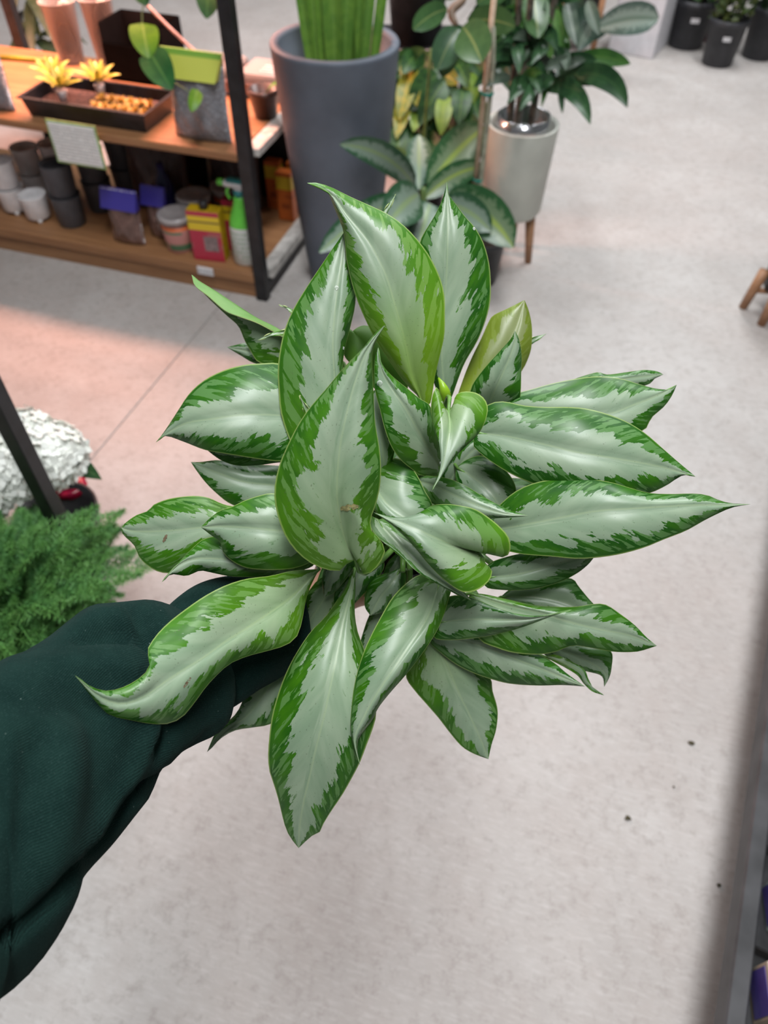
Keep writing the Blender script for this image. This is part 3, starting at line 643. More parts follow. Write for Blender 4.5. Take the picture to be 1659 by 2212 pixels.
person = thing('person', 'outstretched arm in a dark green sweatshirt sleeve holding the plant from the left', 'person', P(-150, 1900, .42))
FOLDS = [
 ([(-60,2090),(0,2037),(46,2005),(105,1955),(146,1914),(201,1840),(256,1758),(284,1721),(329,1703),(380,1671),(439,1608),(470,1560)], 11, -0.0128),
 ([(150,1885),(197,1815),(262,1722),(308,1635),(333,1575),(345,1530)], 16, 0.0075),
 ([(330,1640),(352,1600),(365,1565),(372,1520)], 12, -0.0075),
 ([(150,1385),(183,1369),(238,1367),(293,1376),(330,1392)], 11, -0.0115),
 ([(170,1352),(215,1330),(262,1326),(300,1340)], 13, 0.0045),
 ([(270,1312),(300,1335),(318,1357),(330,1392),(352,1440)], 11, -0.0120),
 ([(335,1312),(352,1335),(368,1375),(390,1430)], 12, 0.0060),
 ([(60,1420),(150,1440),(240,1440),(330,1470)], 22, 0.0060),
 ([(85,1560),(73,1635),(62,1760),(59,1932)], 24, -0.0075),
 ([(140,1560),(150,1660),(130,1800),(80,1930)], 30, 0.0045),
 ([(-20,1530),(60,1510),(150,1520),(240,1560)], 26, -0.0045),
]
g, kn = sleeve_tube([(-620,1990,-500,2900,.34),(-330,1760,-260,2520,.37),(-120,1530,-110,2230,.415),(0,1438,0,2110,.44),(80,1397,120,1940,.468),(150,1345,215,1832,.49),(215,1310,300,1742,.51),(285,1297,375,1664,.53),
  (338,1300,440,1610,.548),(372,1313,480,1570,.56),(393,1340,487,1528,.566),(408,1368,478,1500,.568),(420,1385,470,1485,.57)], folds=FOLDS)
mk('sleeve', g, M_knit, person, attrs={'kn': ('FLOAT_VECTOR', kn)})
g, kn = sleeve_tube([(350,1322,455,1530,.575),(378,1296,487,1535,.58),(420,1268,528,1512,.59),(470,1246,575,1480,.603),(530,1232,618,1450,.617),(585,1220,650,1425,.63),(600,1228,655,1418,.633)], n=48, ns=36, folds=[([(400,1285),(440,1340),(500,1420),(515,1500)], 12, -.003)])
mk('cuff', g, M_knit, person, attrs={'kn': ('FLOAT_VECTOR', kn)})
# forearm and hand: skin grown over a joint skeleton, fingers round the pot, thumb on the near side
def skin_body(name, verts, edges, radii, m, parent):
    og = wo(parent); me = bpy.data.meshes.new(name); me.from_pydata([tuple(np.array(v) - og) for v in verts], edges, [])
    me.materials.append(m); o = bpy.data.objects.new(name, me); COL.objects.link(o); o.parent = parent; WO[o.name] = og
    md = o.modifiers.new('skin', 'SKIN'); md.use_smooth_shade = True
    for i, r in enumerate(radii): me.skin_vertices[0].data[i].radius = (r, r)
    me.skin_vertices[0].data[0].use_root = True
    sb = o.modifiers.new('smooth', 'SUBSURF'); sb.levels = 2; sb.render_levels = 2
    return o
M_skin = mat('skin', (0.55, 0.30, 0.21), 0.5, var=0.06)
potdir = MOUTH - AX * 0.07
side = P(640, 1310, .665) - potdir; side -= AX * (side @ AX); side /= np.linalg.norm(side)     # from the pot towards the wrist
frt = np.cross(AX, side);  frt = frt if frt @ (_c - potdir) > 0 else -frt
def around(ang, rad, h): return potdir + (side * math.cos(ang) + frt * math.sin(ang)) * rad + AX * h
wrist = P(628, 1322, .645); hv = [P(470, 1385, .60), wrist]; he = [(0, 1)]; hr = [.03, .024]
def addv(p, r, a): hv.append(p); hr.append(r); he.append((a, len(hv) - 1)); return len(hv) - 1
palm = addv(around(0.0, .083, -.004), .021, 1)
for k, (h, l) in enumerate(((.026, .95), (.008, 1.05), (-.010, 1.0), (-.027, .82))):
    a = addv(around(-0.35, .074, h), .0105, palm)
    a = addv(around(-0.75 * l, .067, h), .0092, a); a = addv(around(-1.25 * l, .064, h - .001), .0084, a); addv(around(-1.7 * l, .0625, h - .002), .0068, a)
a = addv(around(0.28, .080, .018), .0125, palm); a = addv(around(0.62, .071, .032), .0105, a); addv(around(1.0, .0665, .040), .0085, a)
skin_body('hand', hv, he, hr, M_skin, person)

# ================================================================== SHELF RACK on the left
RO_ = np.array([-0.438, 2.33, 0.0]); RA = np.array([-0.96, 0.28, 0.0]); RB = np.array([0.28, 0.96, 0.0])
RAX = np.array([-RA, RB, [0, 0, 1.0]])
def RK(s, t, z): return RO_ + RA * s + RB * t + np.array([0, 0, z])
def rbox(s0, s1, t0, t1, z0, z1, bev=0.003):
    return box(RK((s0 + s1) / 2, (t0 + t1) / 2, (z0 + z1) / 2), (abs(s1 - s0) / 2, abs(t1 - t0) / 2, abs(z1 - z0) / 2), RAX, bev)
def wood(name, c1, c2, ax=RAX, sc=1.0, rough=0.5):
    k = NT(name); o = k.obj(); x, y, z = k.sep(o)
    along = k.ma('ADD', k.ma('MULTIPLY', x, float(ax[0][0])), k.ma('MULTIPLY', y, float(ax[0][1])))
    acr = k.ma('ADD', k.ma('MULTIPLY', x, float(ax[1][0])), k.ma('MULTIPLY', y, float(ax[1][1])))
    n = k.noise(k.comb(k.ma('MULTIPLY', along, 3.0 * sc), k.ma('MULTIPLY', acr, 45.0 * sc), k.ma('MULTIPLY', z, 60.0)), 1.0, 4.0, 0.6, 0.6)
    k.put(k.b.inputs['Base Color'], k.mix(k.step(n, 0.3, 0.7), c1, c2)); k.b.inputs['Roughness'].default_value = rough
    k.bump(n, 0.1, 0.001); return k.m
M_wood = wood('rack_wood', (0.34, 0.17, 0.075), (0.24, 0.11, 0.047))
M_leg = wood('leg_wood', (0.40, 0.21, 0.11), (0.30, 0.15, 0.075), np.eye(3), 1.0)
M_blk = mat('black_metal', (0.012, 0.012, 0.014), 0.45, var=0.2, bump=0.1)
M_strip = mat('pale_edge_band', (0.55, 0.53, 0.5), 0.5)
rack = thing('shelf_rack', 'black metal shelf rack with honey coloured wooden boards, loaded with garden supplies', 'shelf', RK(0.8, 0.3, 0))
for s in (0.0, 1.22, 1.78):
    for t in (0.0, 0.60):
        if s == 1.22 and t == 0: continue
        mk('post', rbox(s, s + 0.042, t, t + 0.036, 0, 1.80, 0.002), M_blk, rack, smooth=False)
for z0, z1, nm in ((0.062, 0.10, 'lower_shelf'), (0.494, 0.52, 'middle_shelf'), (1.20, 1.226, 'upper_shelf'), (1.70, 1.726, 'added_shade_shelf')):  # upper boards are out of view; the highest is added to block ceiling light
    sh = mk(nm, rbox(0.043, 1.78, 0.004, 0.60, z0, z1, 0.004), M_wood, rack, smooth=False)
    mk('edge_band', rbox(-0.006, 0.042, 0.06, 0.56, z0, z1, 0.002), M_strip, sh, smooth=False)
mk('kick_board', rbox(0.044, 1.78, 0.016, 0.036, 0.0, 0.0615, 0.002), M_wood, rack, smooth=False)
for z in (0.02, 0.94):
    mk('side_rail', rbox(0.004, 0.036, 0.037, 0.60, z, z + 0.036, 0.002), M_blk, rack, smooth=False)
lb = mk('light_bar', rbox(0.12, 1.6, 0.37, 0.45, 1.165, 1.199, 0.004), M_strip, rack, smooth=False); lb['label'] = 'grow light bar under the top board'
gl = area('grow_lamp', RK(0.86, 0.41, 1.16), 1.45, 0.06, 60, (1.0, 0.44, 0.31), (0, 0, math.atan2(-RA[1], -RA[0])))

# ---- things on the rack
def tray_geo(s0, s1, t0, t1, z0, z1, fl=0.012, th=0.004):
    R = []
    for (e, z) in ((0, z0), (fl, z1), (fl + .008, z1), (fl + .008, z1 - .004)): R.append([RK(s0 - e, t0 - e, z), RK(s1 + e, t0 - e, z), RK(s1 + e, t1 + e, z), RK(s0 - e, t1 + e, z)])
    I = []
    for (e, z) in ((fl - th, z1), (-th, z0 + th)): I.append([RK(s0 - e, t0 - e, z), RK(s1 + e, t0 - e, z), RK(s1 + e, t1 + e, z), RK(s0 - e, t1 + e, z)])
    V = sum(R, []) + sum(I, []); Fc = [(0, 1, 2, 3)]
    def ring(a, b): return [(a + k, a + (k + 1) % 4, b + (k + 1) % 4, b + k) for k in range(4)]
    Fc += [tuple(reversed(q)) for q in ring(0, 4)] + ring(4, 8) + ring(8, 12) + ring(4, 16) + ring(16, 20) + [(20, 21, 22, 23)]
    return np.array(V), Fc
def bag(name, label, cat, s0, s1, t, z0, z1, th, mbody, mhead=None, hh=0.0, group=None, seed=0, lean=0.02):
    """filled pouch standing up: bulging crinkled body, flat sealed header"""
    n, m = 16, 14; rnd = random.Random(seed); V = []; Fc = []
    ph = [rnd.random() * 6 for _ in range(6)]
    z0 += .0012; W = (s1 - s0); H = z1 - z0
    def sheet(sign):
        out = []
        for i in range(n + 1):
            v = i / n
            for j in range(m + 1):
                u = j / m
                b = (math.sin(math.pi * u) ** 0.5) * (max(0.12, math.sin(math.pi * min(1, 0.10 + v * 0.88))) ** 0.6)
                cr = 0.006 * math.sin(9 * u + 5 * v + ph[0]) * math.sin(7 * v + ph[1]) + 0.003 * math.sin(23 * u - 13 * v + ph[2])
                pinch = 1 - 0.05 * math.sin(math.pi * v)
                out.append(RK(s0 + W * (0.5 + (u - 0.5) * pinch), t + lean * v + sign * (th / 2 * b + cr * min(1, 6 * u, 6 * (1 - u), 6 * v)), z0 + H * v * (1 - 0.02 * math.sin(3 * u + ph[3]))))
        return out
    A, B = sheet(-1), sheet(1); K = len(A); V = A + B
    for i in range(n):
        for j in range(m):
            a = i * (m + 1) + j; q = (a, a + m + 1, a + m + 2, a + 1); Fc.append(q); Fc.append(tuple(x + K for x in reversed(q)))
    for i in range(n):
        a = i * (m + 1); Fc.append((a, a + K, a + m + 1 + K, a + m + 1)); b = a + m; Fc.append((b, b + m + 1, b + m + 1 + K, b + K))
    for j in range(m):
        Fc.append((j, j + 1, j + 1 + K, j + K)); a = n * (m + 1) + j; Fc.append((a, a + K, a + 1 + K, a + 1))
    th_ = thing(name, label, cat, RK((s0 + s1) / 2, t, z0), group)
    mk('body', (V, Fc), mbody, th_)
    if mhead:
        tt = t + lean
        ins = .018 if hh > .062 else 0.0
        hp = [RK(s0 - .002 + ins, tt - th / 2 - .010, z1 - hh * .85), RK(s1 + .002 - ins * 1.5, tt - th / 2 - .010, z1 - hh * .85), RK(s1 + .003, tt - .012, z1 + hh * .25), RK(s0 - .003, tt - .012, z1 + hh * .25)]
        hb = [p + RB * (0.03 if i < 2 else .006) for i, p in enumerate(hp)]
        g = (hp + hb, [(0, 3, 2, 1), (4, 5, 6, 7), (0, 4, 7, 3), (1, 2, 6, 5), (3, 7, 6, 2)])
        mk('header_card', g, mhead, th_, smooth=False)
    return th_
def gravel(name, c1, c2, c3, rough=0.25, sc=130.0, coat=0.6):
    k = NT(name); o = k.obj(); v = k.n('ShaderNodeTexVoronoi'); k.put(v.inputs['Vector'], o); v.inputs['Scale'].default_value = sc
    n = k.noise(o, 14.0, 3.0)
    c = k.mix(v.outputs['Color'], c1, c2); c = k.mix(k.step(n, .45, .75), k.mix(.6, c1, c2), c3)
    r_ = k.n('ShaderNodeSeparateColor'); k.put(r_.inputs[0], v.outputs['Color'])
    c = k.mix(k.ma('MULTIPLY', k.step(r_.outputs[0], .5, .9), .6), c, c2)
    k.put(k.b.inputs['Base Color'], c); k.b.inputs['Roughness'].default_value = rough; k.b.inputs['Coat Weight'].default_value = coat
    k.b.inputs['Coat Roughness'].default_value = 0.12
    k.bump(k.ma('ADD', v.outputs['Distance'], k.ma('MULTIPLY', k.noise(o, 45, 3), 1.5)), 0.7, 0.004); return k.m
def printed(name, ground, ink, band=None, zs=90.0, lo=0.0, hi=1.0, thr=0.52, coat=0.3, axis=(1, 0, 0), freq=1.0):
    """flat print too blurred to read: rows of ink on a coloured ground"""
    k = NT(name); o = k.obj(); x, y, z = k.sep(o)
    al = k.ma('ADD', k.ma('MULTIPLY', x, float(RA[0])), k.ma('MULTIPLY', y, float(RA[1])))
    row = k.ma('SINE', k.ma('MULTIPLY', z, zs * 6.283)); n = k.noise(k.comb(k.ma('MULTIPLY', al, 160.0 * freq), 0.0, k.ma('MULTIPLY', k.ma('FLOOR', k.ma('MULTIPLY', z, zs)), 3.7)), 1.0, 1.0)
    inside = k.ma('MULTIPLY', k.step(z, lo, lo + .002), k.ma('SUBTRACT', 1.0, k.step(z, hi - .002, hi)))
    f = k.ma('MULTIPLY', k.ma('MULTIPLY', k.step(row, .0, .3), k.step(n, thr - .06, thr)), inside)
    c = k.mix(f, ground, ink)
    if band: 
        for (b0, b1, bc) in band:
            c = k.mix(k.ma('MULTIPLY', k.step(z, b0, b0 + .001), k.ma('SUBTRACT', 1.0, k.step(z, b1 - .001, b1))), c, bc)
    k.put(k.b.inputs['Base Color'], c); k.b.inputs['Roughness'].default_value = 0.45; k.b.inputs['Coat Weight'].default_value = coat
    return k.m
M_grav = gravel('gravel_bag', (0.05, 0.05, 0.06), (0.26, 0.26, 0.28), (0.13, 0.13, 0.145))
M_brown = gravel('bark_bag', (0.085, 0.04, 0.032), (0.15, 0.085, 0.07), (0.11, 0.055, 0.045), 0.2, 90, 0.9)
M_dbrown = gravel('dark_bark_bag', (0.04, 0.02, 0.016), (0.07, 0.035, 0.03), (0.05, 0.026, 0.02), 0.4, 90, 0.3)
M_ghead = printed('green_header', (0.55, 0.60, 0.10), (0.10, 0.22, 0.03), [(0.235, 0.30, (0.20, 0.40, 0.05))], 60.0, 0.243, 0.262)
M_bhead = printed('blue_header', (0.045, 0.035, 0.28), (0.5, 0.5, 0.62), None, 38.0, 0.192, 0.212, .50)
bag('gravel_bag', 'bag of grey gravel with a green and yellow header card on the middle board', 'bag', 0.092, 0.29, 0.075, 0.52, 0.755, 0.075, M_grav, M_ghead, 0.065, 'bagged gravel', 3)
bag('gravel_bag', 'bag of grey gravel cut off by the left edge, yellow top', 'bag', 0.885, 1.06, 0.07, 0.52, 0.745, 0.07, M_grav, mat('yellow_card', (0.70, 0.58, 0.10), 0.5), 0.04, 'bagged gravel', 5)
bag('bark_bag', 'clear bag of brown bark with a blue header, nearer the grey cups', 'bag', 0.500, 0.636, 0.065, 0.10, 0.285, 0.06, M_brown, M_bhead, 0.06, 'blue topped bark bags', 8)
bag('bark_bag', 'clear bag of brown bark with a blue header, beside the orange-banded tub', 'bag', 0.432, 0.520, 0.14, 0.10, 0.275, 0.06, M_brown, M_bhead, 0.055, 'blue topped bark bags', 9)
bag('mulch_bag', 'large dark brown bag in the shadow behind the blue topped bags', 'bag', 0.44, 0.70, 0.34, 0.10, 0.38, 0.12, M_dbrown, None, 0, None, 11)
bag('mulch_bag', 'dark brown bag in the shadow behind the plastic tubs', 'bag', 0.20, 0.43, 0.46, 0.10, 0.36, 0.10, M_dbrown, None, 0, None, 12)

# seedling tray with air plants
tr = thing('seedling_tray', 'long black plastic tray of small yellow-lit plants on the middle board', 'tray', RK(0.6, 0.15, 0.52))
M_tray = mat('black_tray', (0.018, 0.018, 0.022), 0.35, var=0.2)
mk('tray_body', tray_geo(0.385, 0.815, 0.055, 0.235, 0.5205, 0.583), M_tray, tr, smooth=False)
mk('soil', rbox(0.39, 0.81, 0.06, 0.23, 0.526, 0.552), mat('tray_soil', (0.07, 0.035, 0.03), 0.9, var=.4, vscale=120, bump=.8), tr, smooth=False)
M_yel = mat('yellow_air_plant', (0.50, 0.42, 0.06), 0.45, var=.2, vscale=70, col2=(0.32, 0.34, 0.04)); M_och = mat('ochre_sprout', (0.56, 0.36, 0.08), 0.5, var=.25, vscale=90)
M_wht = mat('white_plastic', (0.62, 0.62, 0.64), 0.4, var=.05)
for i, (s, t, lab) in enumerate(((0.785, 0.185, 'spiky yellow air plant at the back left of the black tray'), (0.715, 0.115, 'spiky yellow air plant in a tiny white pot at the front of the black tray'), (0.625, 0.20, 'star shaped yellow air plant right of the other two in the black tray'))):
    c = RK(s, t, 0.612); a = thing('air_plant', lab, 'plant', RK(s, t, 0.553), 'yellow air plants')
    mk('tiny_pot', lathe([(.012, .553), (.017, .585), (.018, .59), (.0155, .59), (.012, .57), (0, .57)], RK(s, t, 0), 14), M_wht, a)
    rnd = random.Random(20 + i)
    for k in range(15):
        an = 2 * math.pi * (k * .382); el = 0.15 + 0.85 * (k / 15); r = .086 * (1 - .25 * el)
        d = np.array([math.cos(an) * math.cos(el), math.sin(an) * math.cos(el), math.sin(el) * .8])
        g, _ = blade(c - np.array([0, 0, .016]), c + d * r, .017, (0, 0, .012), (0.01, -.3, 1), 6, 2, .3, (.45, .8))
        mk('leaf', g, M_yel, a)
ORD = ('first', 'second', 'third', 'fourth', 'fifth', 'sixth')
for i in range(12):
    s = 0.405 + (i % 6) * .036 + (0.012 if i >= 6 else 0); t = 0.10 if i < 6 else 0.16; rnd = random.Random(40 + i); gs = []
    c = RK(s, t, .556)
    for k in range(24):
        an = 2 * math.pi * k * .382; el = rnd.uniform(.1, 1.4)
        d = np.array([math.cos(an) * math.cos(el), math.sin(an) * math.cos(el), math.sin(el) * .9])
        gs.append(blade(c, c + d * .029, .008, (0, 0, .004), (0, -.2, 1), 3, 2, .2, (.5, .7))[0])
    o = mk('sprout', join(*gs), M_och, origin=c)
    tag(o, '%s small ochre rosette from the right in the %s row of the black tray' % (ORD[i % 6], 'front' if i < 6 else 'back'), 'plant', 'ochre rosettes in the tray')
# hanging sign card
sg = thing('information_sign', 'white printed information card with a green border hanging from the middle board', 'sign', RK(0.62, -0.012, 0.41))
M_card = printed('sign_print', (0.82, 0.84, 0.83), (0.45, 0.47, 0.47), None, 95.0, -0.01, 0.122, .42, .1)
mk('border', rbox(0.527, 0.712, -0.010, -0.007, 0.408, 0.548, 0.0005), mat('sign_green', (0.30, 0.46, 0.16), 0.5), sg, smooth=False)
mk('card', rbox(0.534, 0.705, -0.0125, -0.0105, 0.415, 0.541, 0.0004), M_card, sg, smooth=False)
tag(mk('price_tag', rbox(0.200, 0.262, -0.004, 0.003, 0.068, 0.097, 0.001), printed('tag_print', (0.66, 0.66, 0.68), (0.3, 0.3, 0.33), None, 120.0, .004, .02, .55), smooth=False), 'small white price tag on the front edge of the lowest board', 'tag')
# cups
M_cw = mat('white_ceramic', (0.82, 0.81, 0.82), 0.45, var=.04); M_cg = mat('grey_ceramic', (0.085, 0.088, 0.10), 0.5, var=.06)
M_clg = mat('light_grey_ceramic', (0.58, 0.56, 0.56), 0.5, var=.05)
def cup(s, t, z, m, label, group, r=.052, h=.098, feet=False):
    b = RK(s, t, z + .0006); z1 = .012 if feet else 0
    pr_ = [(0, z1), (r * .80, z1), (r * .86, z1 + .004), (r * .97, h - .004), (r, h), (r * .94, h), (r * .90, h - .02), (r * .80, z1 + .01), (0, z1 + .01)]
    if feet:
        th_ = thing('ceramic_cup', label, 'cup', b, group); mk('bowl', lathe(pr_, b, 28, cap0=False), m, th_)
        for k in range(3):
            a = k * 2.094 - 1.2; mk('foot', lathe([(0, 0), (.008, 0), (.010, .014), (0, .014)], b + np.array([math.cos(a), math.sin(a), 0]) * r * .68, 10, cap0=False), m, th_)
        return th_
    return tag(mk('ceramic_cup', lathe(pr_, b, 28, cap0=False), m, origin=b), label, 'cup', group)
cup(0.985, .115, .1, M_cw, 'single white footed cup at the front of the lowest board', 'white cups', feet=True)
cup(1.105, .14, .1, M_cw, 'white footed cup at the left edge carrying another cup', 'white cups', feet=True); cup(1.105, .14, .1985, M_cw, 'white cup stacked on top at the left edge', 'white cups')
cup(1.09, .27, .1, M_clg, 'lower pale grey cup behind the white footed cups', 'pale grey cups'); cup(1.09, .27, .1985, M_clg, 'upper pale grey cup behind the white footed cups', 'pale grey cups')
cup(1.01, .33, .1, M_clg, 'lower pale grey cup further back, behind the dark grey cups', 'pale grey cups'); cup(1.01, .33, .1985, M_clg, 'upper pale grey cup further back, behind the dark grey cups', 'pale grey cups')
for s, t, w_ in ((.845, .125, 'front'), (.80, .265, 'middle'), (.755, .40, 'rear')):
    cup(s, t, .1, M_cg, 'lower dark grey cup of the %s stack' % w_, 'dark grey cups', .057, .115); cup(s, t, .2155, M_cg, 'upper dark grey cup of the %s stack' % w_, 'dark grey cups', .057, .115)
# tubs
M_tubw = mat('milky_plastic', (0.36, 0.33, 0.33), 0.3, var=.05); M_tubl = printed('tub_label', (0.40, 0.17, 0.15), (0.06, 0.14, 0.07), [(.085, .10, (0.60, 0.13, 0.03))], 14.0, .01, .083, .45, freq=.12)
def tub(s, t, label, r=.062, h=.118):
    b = RK(s, t, .1008); th_ = thing('plastic_tub', label, 'tub', b, 'round tubs')
    mk('body', lathe([(0, 0), (r * .84, 0), (r * .86, .004), (r * .95, h), (0, h)], b, 30, cap0=False), M_tubl, th_)
    mk('lid', lathe([(0, h + .004), (r * .80, h + .004), (r * .84, h + .013), (r * 1.02, h + .013), (r * 1.05, h + .004), (r * 1.03, h - .008), (r * .96, h - .008), (r * .95, h + .001), (0, h + .001)], b, 30, cap0=False), M_tubw, th_)
tub(.372, .10, 'round tub with a milky lid and orange band beside the red boxes'); tub(.375, .245, 'round tub with a milky lid behind the orange-banded one'); tub(.285, .35, 'round tub half hidden in shadow at the back of the lowest board')
# red and yellow boxes
def carton(name, label, s, t, w_, d_, h_, ang, m, msid, group, z=.1, top=None):
    c = RK(s, t, z + .0008); A = RAX @ np.eye(3); A = rotz(ang) ; A = np.array([RAX[0] @ rotz(ang), RAX[1] @ rotz(ang), [0, 0, 1.0]])
    th_ = thing(name, label, 'box', c, group)
    mk('carton_body', box(c + np.array([0, 0, h_ / 2]), (w_ / 2, d_ / 2, h_ / 2), A, .002), msid, th_, smooth=False)
    mk('front_panel', box(c + np.array([0, 0, h_ / 2]) - A[1] * (d_ / 2 + .0008), (w_ / 2 - .001, .0007, h_ / 2 - .001), A), m, th_, smooth=False)
    if 'fert' in name: mk('picture', box(c + np.array([0, 0, h_ * .36]) - A[1] * (d_ / 2 + .0018) + A[0] * w_ * .14, (w_ * .22, .0004, h_ * .15), A), mat('grey_picture', (0.30, 0.22, 0.22), .5, col2=(0.13, 0.10, 0.10), vscale=60), th_, smooth=False)
    if top is not None: mk('cap', lathe([(0, h_), (.016, h_), (.016, h_ + .022), (.012, h_ + .026), (0, h_ + .026)], c, 16, cap0=False), top, th_)
M_red = printed('red_print', (0.42, 0.022, 0.055), (0.40, 0.10, 0.10), [(.115, .168, (0.68, 0.50, 0.015)), (.142, .150, (0.16, 0.11, 0.02))], 22.0, .02, .11, .6, freq=.15)
M_ysd = mat('yellow_side', (0.52, 0.34, 0.01), 0.4); M_reds = mat('red_side', (0.22, 0.012, 0.03), 0.4); M_bcap = mat('black_cap', (0.02, 0.02, 0.022), .4)
carton('fertiliser_box', 'upright red box with a yellow label panel at the front of the lowest board', .232, .068, .118, .052, .185, .12, M_red, M_ysd, 'red and yellow boxes', top=M_bcap)
carton('fertiliser_box', 'second red box with yellow label, behind the front one', .150, .165, .105, .052, .19, .12, M_red, M_reds, 'red and yellow boxes', top=M_bcap)
M_or = printed('orange_print', (0.45, 0.10, 0.015), (0.25, 0.05, 0.01), [(.12, .17, (0.50, 0.34, 0.02))], 22.0, .02, .1, .5, freq=.2)
for s, t, lab in ((.075, .42, 'orange and yellow box right of the front rack post'), (.15, .49, 'orange and yellow box in shadow, left of its twin'), (.065, .500, 'orange and yellow box furthest back on the lowest board')):
    carton('seed_box', lab, s, t, .062, .04, .185, .0, M_or, M_or, 'orange boxes')
# spray bottle
sb = RK(.098, .085, .1008); sp = thing('spray_bottle', 'green and white trigger spray bottle beside the front rack post', 'bottle', sb)
M_sg = mat('green_plastic', (0.13, 0.56, 0.06), .35, var=.05); M_swl = printed('spray_label', (0.60, 0.62, 0.60), (0.30, 0.42, 0.30), None, 60.0, .02, .13, .50); M_teal = mat('teal_plastic', (0.02, 0.19, 0.20), .35)
sq = lambda t, h: 0.10 * math.cos(2 * t)
mk('bottle_body', lathe([(0, 0), (.042, 0), (.046, .006), (.046, .12), (.044, .14)], sb, 28, cap0=False, wob=sq), M_swl, sp)
mk('shoulder', lathe([(.044, .14), (.040, .165), (.027, .20), (.020, .225), (.017, .245), (.0, .245)], sb, 28, cap0=False, wob=sq), M_sg, sp)
mk('collar', lathe([(0, .244), (.0185, .244), (.0185, .262), (0, .262)], sb, 20, cap0=False), M_teal, sp)
hd = sb + np.array([0, 0, .28])
mk('trigger_head', join(box(hd + RA * .012, (.040, .014, .011), RAX, .005), box(hd + np.array([0, 0, -.012]), (.014, .012, .012), RAX, .004)), M_wht, sp)
mk('head_cover', box(hd + RA * .004 + np.array([0, 0, .0125]), (.034, .0145, .006), RAX, .003), M_teal, sp)
mk('nozzle', lathe([(0, 0), (.012, 0), (.012, .020), (0, .020)], hd + RA * .052, 14, RA, cap0=False), M_sg, sp)
mk('trigger', tube([hd + RA * .035 + np.array([0, 0, -.010]), hd + RA * .045 + np.array([0, 0, -.035]), hd + RA * .036 + np.array([0, 0, -.055])], [.006, .006, .004], 8, 8), M_sg, sp)
# added black blocks stand in for deep shade at the back of the lowest board
for s0, s1, lab in ((.03, .33, 'black block added in place of shade at the back of the lowest board, right side'), (.345, .70, 'black block added in place of shade at the back of the lowest board, behind the bark bags')):
    blk_ = thing('shade_block', lab, 'shade filler', RK((s0 + s1) / 2, .57, .1), 'black shade blocks')
    mk('block_body', tray_geo(s0 + .01, s1 - .01, .552, .586, .1008, .46, .004, .003), mat('painted_shade_black', (0.005, 0.005, 0.006), .7), blk_, smooth=False)
    mk('lid', rbox(s0 + .002, s1 - .002, .546, .594, .4605, .475, .004), mat('painted_shade_black', (0.005, 0.005, 0.006), .7), blk_, smooth=False)
# blue bottle in the dark
bb = RK(.482, .235, .1008); tag(mk('blue_bottle', lathe([(0, 0), (.032, 0), (.034, .01), (.034, .15), (.02, .19), (.013, .20), (.013, .235), (0, .235)], bb, 20, cap0=False), mat('navy_plastic', (0.015, 0.015, 0.09), .35), origin=bb), 'dark blue bottle standing in shadow behind the tubs', 'bottle')
# things at the back of the middle board
M_cp = clear('clear_plastic', (0.50, 0.47, 0.46), .10, .95)
def vase(s, t, label, r=.052, h=.21):
    b = RK(s, t, .5208); o = mk('clear_cup', lathe([(0, 0), (r * .68, 0), (r * .70, .004), (r * .80, .06), (r * .98, h - .008), (r * 1.04, h - .006), (r * 1.04, h), (r * .96, h), (r * .76, .06), (r * .66, .008), (0, .008)], b, 30, cap0=False), M_cp, origin=b)
    return tag(o, label, 'cup', 'clear plastic cups')
vase(.955, .53, 'tall clear plastic cup at the back of the middle board, nearest the left post', .062, .20)
vase(.80, .54, 'tall clear plastic cup beside the black crate', .058, .22)
cr = thing('black_crate', 'black plastic crate at the back of the middle board', 'crate', RK(.62, .5, .52))
for nm, g in (('bottom', rbox(.50, .735, .42, .585, .5205, .527)), ('side_panel', rbox(.50, .735, .42, .426, .527, .64)), ('side_panel', rbox(.50, .735, .579, .585, .527, .70)), ('end_panel', rbox(.50, .506, .426, .579, .527, .70)), ('end_panel', rbox(.729, .735, .426, .579, .527, .70))): mk(nm, g, mat('matt_black', (0.0025, 0.0025, 0.003), .9, spec=.1), cr, smooth=False)
def clam(s0, s1, t0, t1, z0, label):
    th_ = thing('clear_box', label, 'box', RK((s0 + s1) / 2, (t0 + t1) / 2, z0), 'clear lidded boxes')
    mk('base', tray_geo(s0, s1, t0, t1, z0 + .0005, z0 + .05, .006, .002), mat('pinkish_clear', (0.34, 0.25, 0.25), .15, var=.1, coat=.5), th_, smooth=False)
    mk('lid', box(RK((s0 + s1) / 2, (t0 + t1) / 2, z0 + .064), ((s1 - s0) / 2 + .008, (t1 - t0) / 2 + .008, .013), RAX, .008), M_cp, th_, smooth=False)
    for k in range(3): mk('lid_rib', rbox(s0 + .01, s0 + (s1 - s0) * .6, t0 + .03 + k * .025, t0 + .036 + k * .025, z0 + .077, z0 + .081, .001), M_wht, th_, smooth=False)
clam(.26, .475, .43, .585, .52, 'clear lidded plastic box behind the gravel bag'); clam(.05, .222, .43, .585, .52, 'clear lidded plastic box behind the front rack post')
tag(mk('clear_rod', tube([RK(.60, .40, .86), RK(.47, .43, .72), RK(.36, .47, .603)], .006, 8, 10), mat('frosted_rod', (0.42, 0.33, 0.33), .3)), 'frosted rod leaning onto the clear boxes', 'rod')
bp = thing('brown_pot', 'small dark brown pot with one green leaf right of the front rack post', 'potted plant', RK(.07, .30, .52))
mk('pot', lathe([(0, 0), (.036, 0), (.05, .075), (.053, .075), (.053, .088), (.046, .088), (.043, .06), (0, .06)], RK(.07, .30, .5208), 24, cap0=False), mat('brown_glaze', (0.055, 0.028, 0.022), .35), bp)
